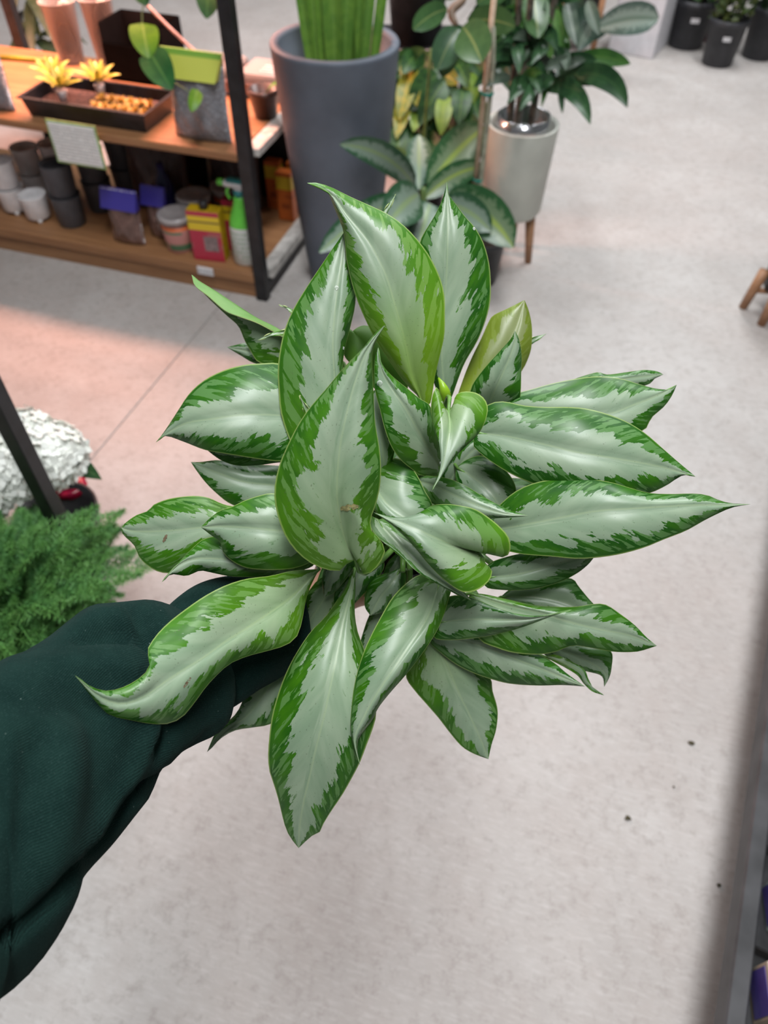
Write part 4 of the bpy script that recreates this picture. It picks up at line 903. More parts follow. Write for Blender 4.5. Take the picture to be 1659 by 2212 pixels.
mk('leaf', blade(RK(.07, .30, .58), RK(-.0, .27, .64), .05, (0, 0, .02), (0, -.3, 1))[0], mat('mid_green', (0.10, 0.28, 0.03), .4), bp)
tag(mk('bamboo_stake', tube([RK(1.00, .50, .529), RK(1.25, .46, .529)], .008, 10), mat('green_bamboo', (0.25, 0.24, 0.02), .4)), 'olive green stake lying at the back of the middle board', 'stake')

# ---- background leaves
def bleaf(name, c1, c2, c3=None, rough=.4, tl=.15, edge=.75, vein=.06, scale=22.0, dim=True):
    """plant leaf: c1 body, c2 mottling, c3 midrib colour"""
    k = NT(name); ba = k.attr('bl')[1]; u, v, z = k.sep(ba); o = k.obj()
    n = k.noise(o, scale, 3.0, .6)
    c = k.mix(k.step(n, .38, .62), c1, c2)
    if c3: c = k.mix(k.ma('SUBTRACT', 1.0, k.step(u, vein * .5, vein * 2)), c, c3)
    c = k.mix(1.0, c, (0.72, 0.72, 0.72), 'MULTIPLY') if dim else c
    k.put(k.b.inputs['Base Color'], c); k.b.inputs['Roughness'].default_value = rough; k.b.inputs['Specular IOR Level'].default_value = .3
    t_ = k.n('ShaderNodeBsdfTranslucent'); k.put(t_.inputs[0], c); mx = k.n('ShaderNodeMixShader'); mx.inputs[0].default_value = tl
    k.t.links.new(k.b.outputs[0], mx.inputs[1]); k.t.links.new(t_.outputs[0], mx.inputs[2]); k.t.links.new(mx.outputs[0], k.out.inputs[0]); return k.m
def varieg(name, mid, margin, rib, rough=.35):
    k = NT(name); u, v, z = k.sep(k.attr('bl')[1]); o = k.obj(); n = k.noise(o, 60.0, 3.0, .7)
    f = k.step(k.ma('ADD', u, k.ma('MULTIPLY', k.ma('SUBTRACT', n, .5), 1.3)), .45, .75)
    c = k.mix(f, mid, margin); c = k.mix(k.ma('SUBTRACT', 1.0, k.step(u, .02, .22)), c, rib)
    k.put(k.b.inputs['Base Color'], c); k.b.inputs['Roughness'].default_value = rough; return k.m
def bl(parent, m, bpx, bd, tpx, td, wpx, bend=(0, 0, 0), face=None, shape=(.42, .75), cup=.15, n=9, mm=4, twist=0.0):
    b, t = P(bpx[0], bpx[1], bd), P(tpx[0], tpx[1], td)
    g, a = blade(b, t, wpx * (bd + td) / 2 / FPX, bend, face, n, mm, cup, shape, twist)
    return mk('leaf', g, m, parent, attrs={'bl': ('FLOAT_VECTOR', a)})
# trailing vine in front of the rack
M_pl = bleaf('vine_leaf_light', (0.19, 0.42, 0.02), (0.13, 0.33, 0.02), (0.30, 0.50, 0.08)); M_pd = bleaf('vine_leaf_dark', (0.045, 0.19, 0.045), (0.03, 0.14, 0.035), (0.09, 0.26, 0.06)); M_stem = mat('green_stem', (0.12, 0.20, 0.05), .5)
vp = RK(.50, .12, 1.2268); vine = thing('trailing_vine', 'heart-leaved vine dangling in front of the gravel bag', 'hanging plant', vp)
mk('pot', lathe([(0, 0), (.05, 0), (.068, .11), (.072, .11), (.072, .125), (.062, .125), (.058, .09), (0, .09)], vp, 24, cap0=False), M_pot, vine)
mk('stem', tube([vp + [0, 0, .09], vp + [-.02, -.06, .15], P(322, -330, 2.16), P(316, -150, 2.2), P(312, 0, 2.20), P(306, 38, 2.21), P(318, 110, 2.21), P(352, 160, 2.21), P(420, 205, 2.21)], [.0035, .003, .003, .0026, .0024, .0024, .002, .0018, .0012], 7, 40), M_stem, vine)
for m, b, t, wpx in ((M_pl, (308, 50), (322, 126), 62), (M_pd, (322, 108), (372, 194), 66), (M_pl, (428, 194), (414, 242), 28), (M_pd, (455, -60), (446, 40), 62), (M_pd, (300, -30), (318, 12), 40), (M_pl, (330, -110), (290, -40), 60)):
    bl(vine, m, b, 2.205, t, 2.20, wpx, (0, -.012, .006), shape=(.33, .62))
# grey-green bush behind the rack, far left
bu = thing('grey_green_bush', 'dusky grey-green leafy bush behind the rack at the top left corner', 'plant', RK(1.42, .95, 0))
mk('pot', lathe([(0, 0), (.10, 0), (.13, .24), (.135, .24), (.135, .26), (.12, .26), (.115, .2), (0, .2)], RK(1.42, .95, 0), 26, cap0=False), M_pot, bu)
mk('stem', tube([RK(1.42, .95, .18), RK(1.40, .94, .5), RK(1.38, .92, .78)], [.009, .007, .004], 8, 10), M_stem, bu)
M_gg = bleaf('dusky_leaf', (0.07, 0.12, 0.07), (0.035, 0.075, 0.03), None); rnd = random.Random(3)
for i in range(34):
    h = rnd.uniform(.42, .86); b = RK(1.40 + rnd.uniform(-.03, .03), .93 + rnd.uniform(-.03, .03), h); an = rnd.uniform(0, 6.28); L = rnd.uniform(.12, .24)
    g, a = blade(b, b + np.array([math.cos(an) * L, math.sin(an) * L, rnd.uniform(-.22, .04)]), rnd.uniform(.03, .05), (0, 0, .05), (0, -.5, 1)); mk('leaf', g, M_gg, bu, attrs={'bl': ('FLOAT_VECTOR', a)})

# ================================================================== tall grey planter
PC = np.array([-0.172, 2.51, 0])
pln = thing('tall_planter', 'tall tapered matte grey planter with thick green stems beside the rack', 'planter', PC)
H_ = .79; M_grey = mat('grey_fibrestone', (0.10, 0.117, 0.148), .6, var=.10, vscale=5.0, bump=.15, bscale=60)
pp = [(0, 0), (.112, 0), (.116, .006)] + [(.116 + .078 * (v ** .8), .006 + v * (H_ - .02)) for v in np.linspace(.06, 1, 14)] + [(.195, H_ - .006), (.192, H_), (.172, H_), (.168, H_ - .01), (.160, H_ - .12), (0, H_ - .12)]
mk('planter_body', lathe(pp, PC, 56, cap0=False), M_grey, pln)
mk('soil', lathe([(0, H_ - .10), (.08, H_ - .095), (.159, H_ - .105), (.158, H_ - .118), (0, H_ - .118)], PC, 28, cap0=False), M_soil, pln)
M_st = bleaf('broad_stem', (0.17, 0.33, 0.05), (0.11, 0.25, 0.04), (0.24, 0.40, 0.10), tl=.05, vein=.02, dim=False)
for i, (bx, by, tx, ty, wpx) in enumerate(((690, 118, 655, -40, 40), (700, 120, 690, -60, 62), (735, 128, 735, -80, 78), (765, 126, 745, -60, 70), (770, 122, 800, -60, 60), (785, 118, 820, -50, 46), (805, 112, 850, -30, 42), (715, 112, 712, -80, 55), (750, 112, 775, -90, 60))):
    b = PC + np.array([(bx - 735) / 640, .02 * math.sin(i * 2.2), H_ - .104]); t = b + np.array([(tx - bx) / 620, .03 * math.cos(i), .62])
    g, a = blade(b, t, wpx / 735 * .52, ((tx - bx) / 3000, 0, 0), (.2 * math.sin(i * 1.7), -1, .1), 12, 6, .55, (.30, .45), .25 * math.sin(i), .006)
    mk('leaf_stalk', g, M_st, pln, attrs={'bl': ('FLOAT_VECTOR', a)})
# ================================================================== low bench with a black pot, far behind the planter
bn = thing('low_bench', 'low dark bench with a pale front edge behind the tall planter', 'bench', (0.10, 3.59, 0))
mk('bench_top', box((0.10, 3.59, .455), (.26, .17, .022), None, .003), M_blk, bn, smooth=False)
mk('front_edge', box((0.10, 3.415, .462), (.26, .004, .026), None, .002), mat('worn_edge', (0.24, 0.20, 0.21), .8, var=.3, vscale=80), bn, smooth=False)
for sx in (-.23, .23):
    for sy in (-.14, .14): mk('leg', box((0.10 + sx, 3.59 + sy, .216), (.018, .018, .2165), None, .002), M_blk, bn, smooth=False)
bpz = np.array([0.10, 3.57, .4775]); bk = thing('black_pot', 'black nursery pot on the low bench behind the tall planter', 'pot', bpz)
mk('pot', lathe([(0, 0), (.10, 0), (.128, .24), (.134, .24), (.134, .27), (.122, .27), (.115, .2), (0, .2)], bpz, 30, cap0=False), M_pot, bk)
mk('stem', tube([bpz + [0, 0, .2], bpz + [.02, 0, .5]], [.012, .008], 8), M_stem, bk)

# ================================================================== yellow-green croton between planter and stake
def pot_simple(th_, c, r, h, m=M_pot, n=28):
    return mk('pot', lathe([(0, 0), (r * .76, 0), (r * .78, .004), (r * .96, h * .86), (r * 1.0, h * .86), (r * 1.02, h), (r * .94, h), (r * .90, h * .8), (0, h * .8)], c, n, cap0=False), m, th_)
cc = np.array([0.13, 3.02, 0]); cro = thing('croton', 'bushy plant with yellow and green leaves behind the striped foliage', 'potted plant', cc)
pot_simple(cro, cc, .11, .2); mk('stem', tube([cc + [0, 0, .16], cc + [0.01, -.02, .62]], [.008, .005], 8, 6), M_stem, cro)
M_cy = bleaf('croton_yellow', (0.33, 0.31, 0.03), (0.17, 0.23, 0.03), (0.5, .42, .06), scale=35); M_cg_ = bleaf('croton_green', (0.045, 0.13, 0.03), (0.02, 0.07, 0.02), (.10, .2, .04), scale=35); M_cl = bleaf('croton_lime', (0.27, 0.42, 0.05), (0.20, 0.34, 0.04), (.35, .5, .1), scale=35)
for m, b, t, wpx in ((M_cy, (890, 150), (862, 260), 42), (M_cy, (880, 200), (856, 300), 36), (M_cy, (875, 130), (900, 230), 40), (M_cg_, (945, 160), (885, 240), 60), (M_cg_, (960, 175), (905, 270), 55), (M_cl, (962, 205), (952, 292), 38), (M_cl, (1010, 160), (1024, 225), 34), (M_cg_, (1000, 190), (990, 270), 44), (M_cg_, (930, 230), (925, 300), 50), (M_cl, (905, 235), (893, 285), 30), (M_cg_, (1015, 200), (1040, 280), 50), (M_cg_, (900, 260), (880, 330), 44), (M_cg_, (860, 270), (862, 350), 40), (M_cg_, (960, 260), (1000, 330), 50), (M_cl, (880, 290), (865, 330), 22), (M_cg_, (980, 130), (1010, 190), 40), (M_cg_, (900, 120), (870, 160), 40), (M_cg_, (1000, 250), (1030, 320), 46), (M_cg_, (940, 290), (930, 360), 50)):
    bl(cro, m, b, 2.98 + random.uniform(-.05, .05), t, 2.93 + random.uniform(-.05, .05), wpx, (0, -.02, .03))

rnd = random.Random(21)
for i in range(46):
    bx, by = rnd.uniform(860, 1040), rnd.uniform(110, 330); an = rnd.uniform(.2, 2.9)
    bl(cro, (M_cg_, M_cg_, M_cg_, M_cy)[i % 4], (bx, by), 2.99 + rnd.uniform(-.03, .04), (bx + 60 * math.cos(an), by + 70 * math.sin(an)), 2.96 + rnd.uniform(-.04, .04), rnd.uniform(30, 52), (0, 0, .03))

# ================================================================== dieffenbachia with silver blades
dc = np.array([0.115, 2.50, 0]); die = thing('dieffenbachia', 'potted plant with broad silver striped leaves standing right of the tall planter', 'potted plant', dc)
pot_simple(die, dc, .095, .19); mk('soil', lathe([(0, .165), (.06, .168), (.082, .163), (.081, .155), (0, .155)], dc, 20, cap0=False), M_soil, die)
mk('stem', tube([dc + [0, 0, .15], dc + [.005, -.01, .26], dc + [.0, -.02, .36]], [.014, .013, .009], 8, 8), M_stem, die)
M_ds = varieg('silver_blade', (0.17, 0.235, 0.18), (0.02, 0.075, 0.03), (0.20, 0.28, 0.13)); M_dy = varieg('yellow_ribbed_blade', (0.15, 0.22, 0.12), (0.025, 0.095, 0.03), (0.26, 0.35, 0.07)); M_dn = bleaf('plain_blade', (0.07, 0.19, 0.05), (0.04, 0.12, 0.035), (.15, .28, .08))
for m, b, t, wpx, bd, td, bend in ((M_ds, (895, 402), (735, 312), 50, 2.46, 2.16, (0.03, 0, .06)), (M_ds, (905, 410), (905, 292), 48, 2.60, 2.62, (0, 0, .02)), (M_dy, (925, 402), (1048, 275), 74, 2.58, 2.66, (0, 0, .035)), (M_dy, (915, 430), (1045, 362), 44, 2.55, 2.58, (0, 0, .055)),
      (M_dn, (980, 380), (1045, 385), 46, 2.6, 2.6, (0, 0, .02)), (M_dy, (960, 432), (1108, 535), 80, 2.45, 2.38, (.02, 0, .075)), (M_ds, (960, 440), (1060, 500), 60, 2.42, 2.36, (0, 0, .04)), (M_ds, (905, 420), (835, 490), 80, 2.40, 2.22, (0, 0, .03)), (M_ds, (880, 430), (690, 545), 56, 2.42, 2.12, (0, 0, .045)), (M_ds, (930, 440), (905, 530), 70, 2.43, 2.38, (0, 0, .03)),
      (M_dn, (890, 390), (845, 320), 36, 2.66, 2.68, (0, 0, .02)), (M_dn, (950, 400), (985, 320), 40, 2.68, 2.70, (0, 0, .02)), (M_ds, (935, 450), (960, 560), 70, 2.43, 2.40, (0, 0, .03)), (M_dy, (870, 380), (865, 330), 30, 2.66, 2.68, (0, 0, .02)), (M_dn, (960, 450), (1020, 520), 60, 2.45, 2.42, (0, 0, .03))):
    bl(die, m, b, bd, t, td, wpx * 1.15, bend, None, (.48, .62), .22, 10, 6)
# ================================================================== rubber plant on a stake
fc = np.array([0.302, 2.56, 0]); fpc = np.array([0.338, 2.505, 0]); fic = thing('rubber_plant', 'rubber plant with rounded leaves tied to a wooden stake', 'potted plant', fpc)
pot_simple(fic, fpc, .088, .178); mk('soil', lathe([(0, .155), (.077, .152), (.076, .145), (0, .145)], fpc, 20, cap0=False), M_soil, fic)
mk('stake', tube([fc + [-.004, 0.0, .142], fc + [-.006, .0, .92]], .0085, 10), wood('stake_wood', (0.44, 0.32, 0.22), (0.35, 0.24, 0.16), np.eye(3)), fic)
mk('stem', tube([fc + [.014, -.012, .142], fc + [.013, -.014, .4], fc + [.012, -.012, .7], fc + [.0, -.01, .82]], [.0095, .009, .008, .006], 10, 14), mat('grey_bark', (0.30, 0.30, 0.22), .7, var=.15), fic)
for z in (.635, .36): mk('tie', lathe([(.0185, -.005), (.0205, -.003), (.0205, .003), (.0185, .005)], fc + [.004, -.006, z], 16, cap0=False), mat('teal_tie', (0.0, 0.22, 0.16), .5), fic)
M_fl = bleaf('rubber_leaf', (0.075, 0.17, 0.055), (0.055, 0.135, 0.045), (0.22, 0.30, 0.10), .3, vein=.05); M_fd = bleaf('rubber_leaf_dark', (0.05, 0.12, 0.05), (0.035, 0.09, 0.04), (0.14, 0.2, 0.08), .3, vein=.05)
for m, b, t, wpx, bd, td in ((M_fl, (966, 20), (893, 64), 46, 2.35, 2.28), (M_fl, (1000, 58), (1040, 134), 82, 2.28, 2.18), (M_fl, (1010, 45), (1112, 58), 56, 2.32, 2.26), (M_fl, (1150, -20), (1162, 82), 58, 2.35, 2.28), (M_fd, (990, 62), (945, 150), 62, 2.36, 2.34), (M_fd, (985, 75), (955, 165), 50, 2.40, 2.40), (M_fd, (1020, 30), (1095, 15), 36, 2.4, 2.42), (M_fl, (1030, 8), (1100, -25), 50, 2.34, 2.36), (M_fl, (985, -5), (930, -40), 46, 2.4, 2.38), (M_fd, (1005, 62), (975, 120), 50, 2.44, 2.44), (M_fl, (1105, -10), (1130, 18), 50, 2.4, 2.38), (M_fd, (960, 5), (930, -10), 40, 2.4, 2.36)):
    bl(fic, m, b, bd, t, td, wpx, (0, 0, .02), None, (.52, .5), .12, 10, 6)
mk('bud', tube([P(985, 55, 2.36), P(975, 25, 2.36), P(1000, 0, 2.36), P(1010, -30, 2.36)], [.008, .014, .012, .006], 8, 10), mat('brown_sheath', (0.20, 0.13, 0.085), .6), fic)

# ================================================================== pale pot on wooden legs with a dracaena
wc = G(1130, 266, .50); wc[2] = 0
wp = thing('pot_stand', 'pale grey-green cylinder pot standing on short wooden legs', 'planter', wc)
M_pale = mat('pale_glaze', (0.54, 0.55, 0.49), .5, var=.05, vscale=8)
mk('pot_body', lathe([(0, .185), (.085, .185), (.100, .190), (.110, .205), (.1235, .50), (.1235, .503), (.114, .503), (.112, .49), (.104, .215), (0, .215)], wc, 48, cap0=False), M_pale, wp)
for k in range(4):
    a = -0.41 + k * math.pi / 2; d = np.array([math.cos(a), math.sin(a), 0])
    mk('leg', tube([wc + d * .078 + [0, 0, .195], wc + d * .100 + [0, 0, 0.0]], [.019, .013], 14), M_leg, wp)
dr = thing('dracaena', 'leafy plant with long arching leaves in a silver foil pot inside the pale pot', 'potted plant', wc + [0, 0, .2155])
M_foil = mat('silver_foil', (0.62, 0.62, 0.64), .22, metal=1.0, var=.05, bump=.6, bscale=30)
mk('foil_pot', lathe([(0, .001), (.07, .001), (.085, .20), (.091, .265), (.090, .312), (.084, .312), (.080, .26), (0, .26)], wc + [0, 0, .2155], 36, cap0=False, wob=lambda t, h: .02 * math.sin(7 * t + h * 40)), M_foil, dr)
for k, (dx, dy) in enumerate(((-.02, 0), (.03, .02), (-.04, .03))):
    mk('cane', tube([wc + [dx, dy, .45], wc + [dx * 1.3, dy * 1.4, .75], wc + [dx * 2, dy * 1.5, 1.02]], [.012, .011, .009], 8, 8), mat('cane_bark', (0.10, 0.085, 0.06), .8, var=.3), dr)
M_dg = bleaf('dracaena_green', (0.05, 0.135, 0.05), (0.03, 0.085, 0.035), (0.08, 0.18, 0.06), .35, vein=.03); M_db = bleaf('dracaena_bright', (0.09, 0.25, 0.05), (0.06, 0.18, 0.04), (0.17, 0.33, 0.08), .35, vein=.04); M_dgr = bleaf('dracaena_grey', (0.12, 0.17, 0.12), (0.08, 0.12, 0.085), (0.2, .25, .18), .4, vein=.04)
for m, b, t, wpx, bd, td, bend in ((M_dg, (1190, 180), (1275, 268), 40, 2.45, 2.30, (.02, 0, .06)), (M_dg, (1240, 160), (1355, 232), 46, 2.48, 2.40, (.03, 0, .07)), (M_dg, (1215, 165), (1330, 178), 44, 2.5, 2.48, (0, 0, .03)), (M_db, (1260, 122), (1362, 138), 34, 2.5, 2.5, (0, 0, .015)), (M_db, (1205, 110), (1195, 10), 36, 2.5, 2.5, (0, 0, 0)), (M_db, (1200, 120), (1230, 40), 26, 2.52, 2.52, (0, 0, 0)), (M_dgr, (1225, 0), (1245, 98), 30, 2.42, 2.36, (0, 0, 0)), (M_dgr, (1270, 0), (1294, 76), 28, 2.45, 2.42, (0, 0, 0)), (M_dgr, (1195, 145), (1130, 125), 30, 2.42, 2.40, (0, 0, .01)), (M_dg, (1175, 170), (1122, 240), 26, 2.38, 2.30, (0, 0, .03)), (M_dg, (1160, 165), (1095, 225), 24, 2.4, 2.32, (0, 0, .03)), (M_db, (1190, 130), (1165, 60), 26, 2.5, 2.5, (0, 0, 0)),
      (M_dg, (1210, 180), (1215, 245), 14, 2.42, 2.38, (0, 0, 0)), (M_dg, (1200, 140), (1290, 130), 30, 2.5, 2.5, (0, 0, .02)), (M_dgr, (1215, 150), (1265, 130), 20, 2.46, 2.44, (0, 0, .02)), (M_db, (1235, 140), (1300, 112), 26, 2.52, 2.52, (0, 0, .01)), (M_dgr, (1250, 100), (1278, 40), 26, 2.5, 2.5, (0, 0, 0))):
    bl(dr, m, b, bd, t, td, wpx, bend, None, (.42, .8), .25, 10, 4)
rnd = random.Random(15)
for i in range(34):
    bx, by = rnd.uniform(1095, 1215), rnd.uniform(0, 190); an = rnd.uniform(-.6, 3.7); L = rnd.uniform(50, 95)
    bl(dr, (M_dg, M_dg, M_dg, M_db, M_dgr)[i % 5], (bx, by), 2.36 + rnd.uniform(-.03, .05), (bx + math.cos(an) * L * .8, by + math.sin(an) * L * .7), 2.33 + rnd.uniform(-.05, .05), rnd.uniform(18, 28), (0, 0, .03), None, (.42, .8), .25, 6, 4)
rnd = random.Random(5)
for i in range(64):
    bx, by = rnd.uniform(1085, 1225), rnd.uniform(-40, 205); an = rnd.uniform(0, 6.28); L = rnd.uniform(60, 110)
    bl(dr, (M_dg, M_dg, M_db, M_dg)[i % 4], (bx, by), 2.60 + rnd.uniform(-.08, .1), (bx + math.cos(an) * L * .8, by + math.sin(an) * L), 2.58 + rnd.uniform(-.1, .1), rnd.uniform(20, 34), (0, 0, .03), None, (.42, .8), .25, 6, 4)

# ================================================================== far right: calathea stand, white box, nursery pots
fx = np.array([1.10, 5.05, 0]); cal = thing('calathea', 'dark plant with one patterned silver leaf on a wooden stand beside the white box', 'potted plant', fx)
pot_simple(cal, fx + [0, 0, .20], .15, .2)
for k in range(4):
    a = .55 + k * math.pi / 2; d = np.array([math.cos(a), math.sin(a), 0]); mk('leg', tube([fx + d * .155 + [0, 0, 0], fx + d * .155 + [0, 0, .42]], .018, 10), M_leg, cal)
for k in range(2):
    a = .55 + k * math.pi / 2; d = np.array([math.cos(a), math.sin(a), 0]); mk('cross_bar', tube([fx + d * .155 + [0, 0, .185], fx - d * .155 + [0, 0, .185]], .011, 8), M_leg, cal)
mk('stem', tube([fx + [0, 0, .34], fx + [.02, -.05, .62]], [.012, .008], 8, 5), M_stem, cal)
M_cal = varieg('calathea_leaf', (0.20, 0.27, 0.23), (0.055, 0.10, 0.08), (0.10, 0.16, 0.12)); M_cad = bleaf('calathea_dark', (0.03, 0.07, 0.045), (0.02, 0.05, 0.03), None)
bl(cal, M_cal, (1285, 62), 4.0, (1422, 42), 3.85, 62, (0, 0, .05), None, (.60, .45), .2, 10, 6)
for b, t, wpx in (((1250, 80), (1320, 62), 40), ((1240, 60), (1290, 20), 40), ((1250, 40), (1230, -20), 40), ((1270, 70), (1250, 110), 40), ((1235, 50), (1200, 80), 40)): bl(cal, M_cad, b, 4.15, t, 4.1, wpx, (0, 0, .03))
q0, q1 = G(1312, 110), G(1408, 129); e = (q1 - q0) / np.linalg.norm(q1 - q0); e2 = np.array([-e[1], e[0], 0]); hb_ = .345
wb = thing('white_box', 'white rectangular box on the floor at the top right', 'box', (q0 + q1) / 2 + e2 * .16)
Wb = np.linalg.norm(q1 - q0) / 2; M_wb = mat('white_card', (0.66, 0.65, 0.68), .55, var=.03)
mk('box_body', box((q0 + q1) / 2 + e2 * .16 + [0, 0, hb_ / 2], (Wb, .16, hb_ / 2), [e, e2, (0, 0, 1)], .004), M_wb, wb, smooth=False)
mk('lid', box((q0 + q1) / 2 + e2 * .16 + [0, 0, hb_ + .006], (Wb + .004, .164, .006), [e, e2, (0, 0, 1)], .002), M_wb, wb, smooth=False)
M_np = mat('dark_nursery_pot', (0.030, 0.031, 0.036), .5, var=.1); M_fol = bleaf('shrub_leaf', (0.045, 0.10, 0.03), (0.03, 0.07, 0.02), None); M_fol2 = bleaf('shrub_leaf_olive', (0.12, 0.14, 0.03), (0.05, 0.10, 0.025), None)
def nursery(px, py, r, h, label, n, seed, mtag=True, mf=M_fol):
    c = G(px, py); c = c + np.array([0, r * .72, 0]); c[2] = 0; th_ = thing('nursery_shrub', label, 'potted plant', c, 'shrubs in black nursery pots')
    pot_simple(th_, c, r, h, M_np)
    mk('soil', lathe([(0, h * .86), (r * .88, h * .84), (r * .87, h * .81), (0, h * .81)], c, 20, cap0=False), M_soil, th_)
    if mtag:
        d = (_c - c) * np.array([1, 1, 0]); d /= np.linalg.norm(d); sx = np.array([-d[1], d[0], 0]); rr = r * .90
        V = []; 
        for i in range(7):
            for z in (.60, .70): a = .18 + (i / 6 - .5) * .42; q = d * math.cos(a) + sx * math.sin(a); V.append(c + q * (rr + .004) + [0, 0, h * z])
        mk('sticker', (V, [(2 * i, 2 * i + 2, 2 * i + 3, 2 * i + 1) for i in range(6)]), M_wht, th_)
    for i in range(3): mk('stem', tube([c + [(i - 1) * .02, 0, h * .8], c + [(i - 1) * .05, .02, h + .12]], [.006, .004], 6), M_stem, th_)
    rnd = random.Random(seed); gs = []; at = []
    for i in range(n):
        an = rnd.uniform(0, 6.28); rr = r * .95 * math.sqrt(rnd.random()); z = h + rnd.uniform(-.005, .30); b = c + [rr * math.cos(an), rr * math.sin(an), z]
        g, a = blade(b, b + np.array([rnd.uniform(-1, 1), rnd.uniform(-1, 1), rnd.uniform(-.3, .9)]) * .055, .026, (0, 0, .006), (rnd.uniform(-1, 1), -1, 1), 3, 2); gs.append(g); at.append(a)
    o = mk('foliage', join(*gs), mf if seed % 2 else M_fol2, th_, attrs={'bl': ('FLOAT_VECTOR', np.vstack(at))}); o['kind'] = 'stuff'
nursery(1487, 110, .125, .25, 'shrub in a black nursery pot beside the white box', 420, 1)
nursery(1555, 148, .108, .235, 'olive-leaved shrub in the dark grey pot standing nearest, white sticker', 320, 2)
nursery(1645, 133, .115, .26, 'shrub in a black nursery pot cut by the right edge', 420, 3, False)
rc = G(1528, 104); rc = rc + [0.035, .14, 0]; tag(mk('red_pot', lathe([(0, 0), (.05, 0), (.07, .24), (.074, .24), (.074, .26), (.064, .26), (.058, .2), (0, .2)], rc * [1, 1, 0], 24, cap0=False), mat('dark_red_plastic', (0.16, 0.008, 0.02), .45), origin=rc * [1, 1, 0]), 'dark red pot squeezed between two black nursery pots', 'pot')
# stand cut off by the right edge
sc_ = np.array([1.435, 2.335, 0]); st_ = thing('pot_on_stand', 'black pot on a wooden legged stand cut off by the right edge', 'planter', sc_)
mk('pot', lathe([(0, .085), (.085, .085), (.098, .09), (.122, .34), (.114, .34), (.09, .10), (0, .10)], sc_, 32, cap0=False), M_pot, st_)
for k, a in enumerate((math.pi + .72, math.pi - .10, .8, -.9)):
    d = np.array([math.cos(a), math.sin(a), 0]); mk('leg', tube([sc_ + d * .138, sc_ + d * .118 + [0, 0, .15]], [.015, .019], 12), M_leg, st_)
for a in (math.pi + .72, math.pi - .10):
    d = np.array([math.cos(a), math.sin(a), 0]); mk('cross_bar', tube([sc_ + d * .118 + [0, 0, .073], sc_ - d * .05 + [0, 0, .073]], .010, 8), M_leg, st_)
mk('drooping_leaf', tube([sc_ + [0, 0, .34], sc_ + [-.06, 0, .47], sc_ + [-.135, .0, .475], sc_ + [-.158, .0, .43]], [.005, .007, .008, .004], 8, 14, flat=.4), mat('pale_leaf', (0.34, 0.35, 0.29), .5), st_)

# ================================================================== left front: post rack, white hydrangea, fern
pq = G(45, 965, .60); pole = thing('display_cart', 'black metal display cart whose post stands before the white flowers', 'cart', pq * [1, 1, 0] + [-.30, .05, 0])
pd_ = rotz(-.28)
for k, (dx, dy) in enumerate(((0, 0), (-.42, -.14), (-.50, .12), (-.92, -.02))):
    mk('post', box(pq * [1, 1, 0] + [dx, dy, .70], (.0155, .0155, .70), pd_, .002), M_blk, pole, smooth=False)
mk('tray_shelf', box(pq * [1, 1, 0] + [-.70, -.06, .30], (.22, .10, .012), pd_, .003), M_blk, pole, smooth=False)
mk('rail', tube([pq * [1, 1, 0] + [0, 0, 1.385], pq * [1, 1, 0] + [-.42, -.14, 1.385]], .014, 8), M_blk, pole)
M_pet = mat('white_petal', (0.86, 0.88, 0.82), .7, var=.03); M_hyl = bleaf('hydrangea_leaf', (0.05, 0.14, 0.04), (0.03, .09, .03), (.1, .2, .07))
hc = pq * [1, 1, 0] + np.array([-.13, .20, .0]); hy = thing('hydrangea', 'white hydrangea in full bloom behind the black cart post', 'potted plant', hc)
pot_simple(hy, hc, .095, .19); mk('stem', tube([hc + [0, 0, .15], hc + [0, 0, .28]], .007, 8), M_stem, hy)
def flower_head(c, R, seed):
    rnd = random.Random(seed); V = []; Fc = []; nf = 150
    for i in range(nf):
        z = 1 - 1.55 * (i + .5) / nf; r = math.sqrt(max(0, 1 - z * z)); a = i * 2.39996; d = np.array([r * math.cos(a), r * math.sin(a), z * .8])
        p = c + d * R * rnd.uniform(.88, 1.06); B = basis(d + np.array([rnd.uniform(-.3, .3), rnd.uniform(-.3, .3), .1])); tw = rnd.uniform(0, 1.6)
        for k in range(4):
            t = tw + k * math.pi / 2; e1 = B[0] * math.cos(t) + B[1] * math.sin(t); e2_ = B[1] * math.cos(t) - B[0] * math.sin(t); s = R * .21
            n0 = len(V); V += [p, p + e1 * s * .6 + e2_ * s * .5 + B[2] * s * .15, p + e1 * s * 1.15 + B[2] * s * .3, p + e1 * s * .6 - e2_ * s * .5 + B[2] * s * .15]; Fc.append((n0, n0 + 3, n0 + 2, n0 + 1))
    return V, Fc
for i, (px, py, z, R) in enumerate(((98, 985, .43, .082), (15, 1010, .42, .082), (50, 942, .45, .064), (-55, 960, .43, .08), (-40, 1060, .40, .07))):
    c = G(px, py, z); c = c + (hc - c) * 0; d = hc + [0, 0, .2]
    o = mk('flower_head', flower_head(c, R, i), M_pet, hy, smooth=False)
    mk('flower_stalk', tube([hc + [0, 0, .24], (hc + [0, 0, .30] + c) / 2, c], [.004, .004, .003], 6, 8), M_stem, o)
    g, a = blade(c, c + np.array([.10 * math.cos(i * 2.2), .10 * math.sin(i * 2.2), -.07]), .065, (0, 0, .03), (0, -.2, 1)); mk('leaf', g, M_hyl, hy, attrs={'bl': ('FLOAT_VECTOR', a)})
rp = G(160, 1066, .17) * [1, 1, 0] + [-.02, .03, 0]; tag(mk('red_pot', lathe([(0, 0), (.025, 0), (.036, .15), (.041, .165), (.030, .172), (0, .168)], rp, 24, cap0=False, wob=lambda t, h: .04 * math.sin(9 * t)), mat('bright_red_foil', (0.60, 0.01, 0.05), .25, col2=(0.2, 0.0, 0.03), vscale=40), origin=rp), 'small bright red foil pot between the white flowers and the fern', 'pot')
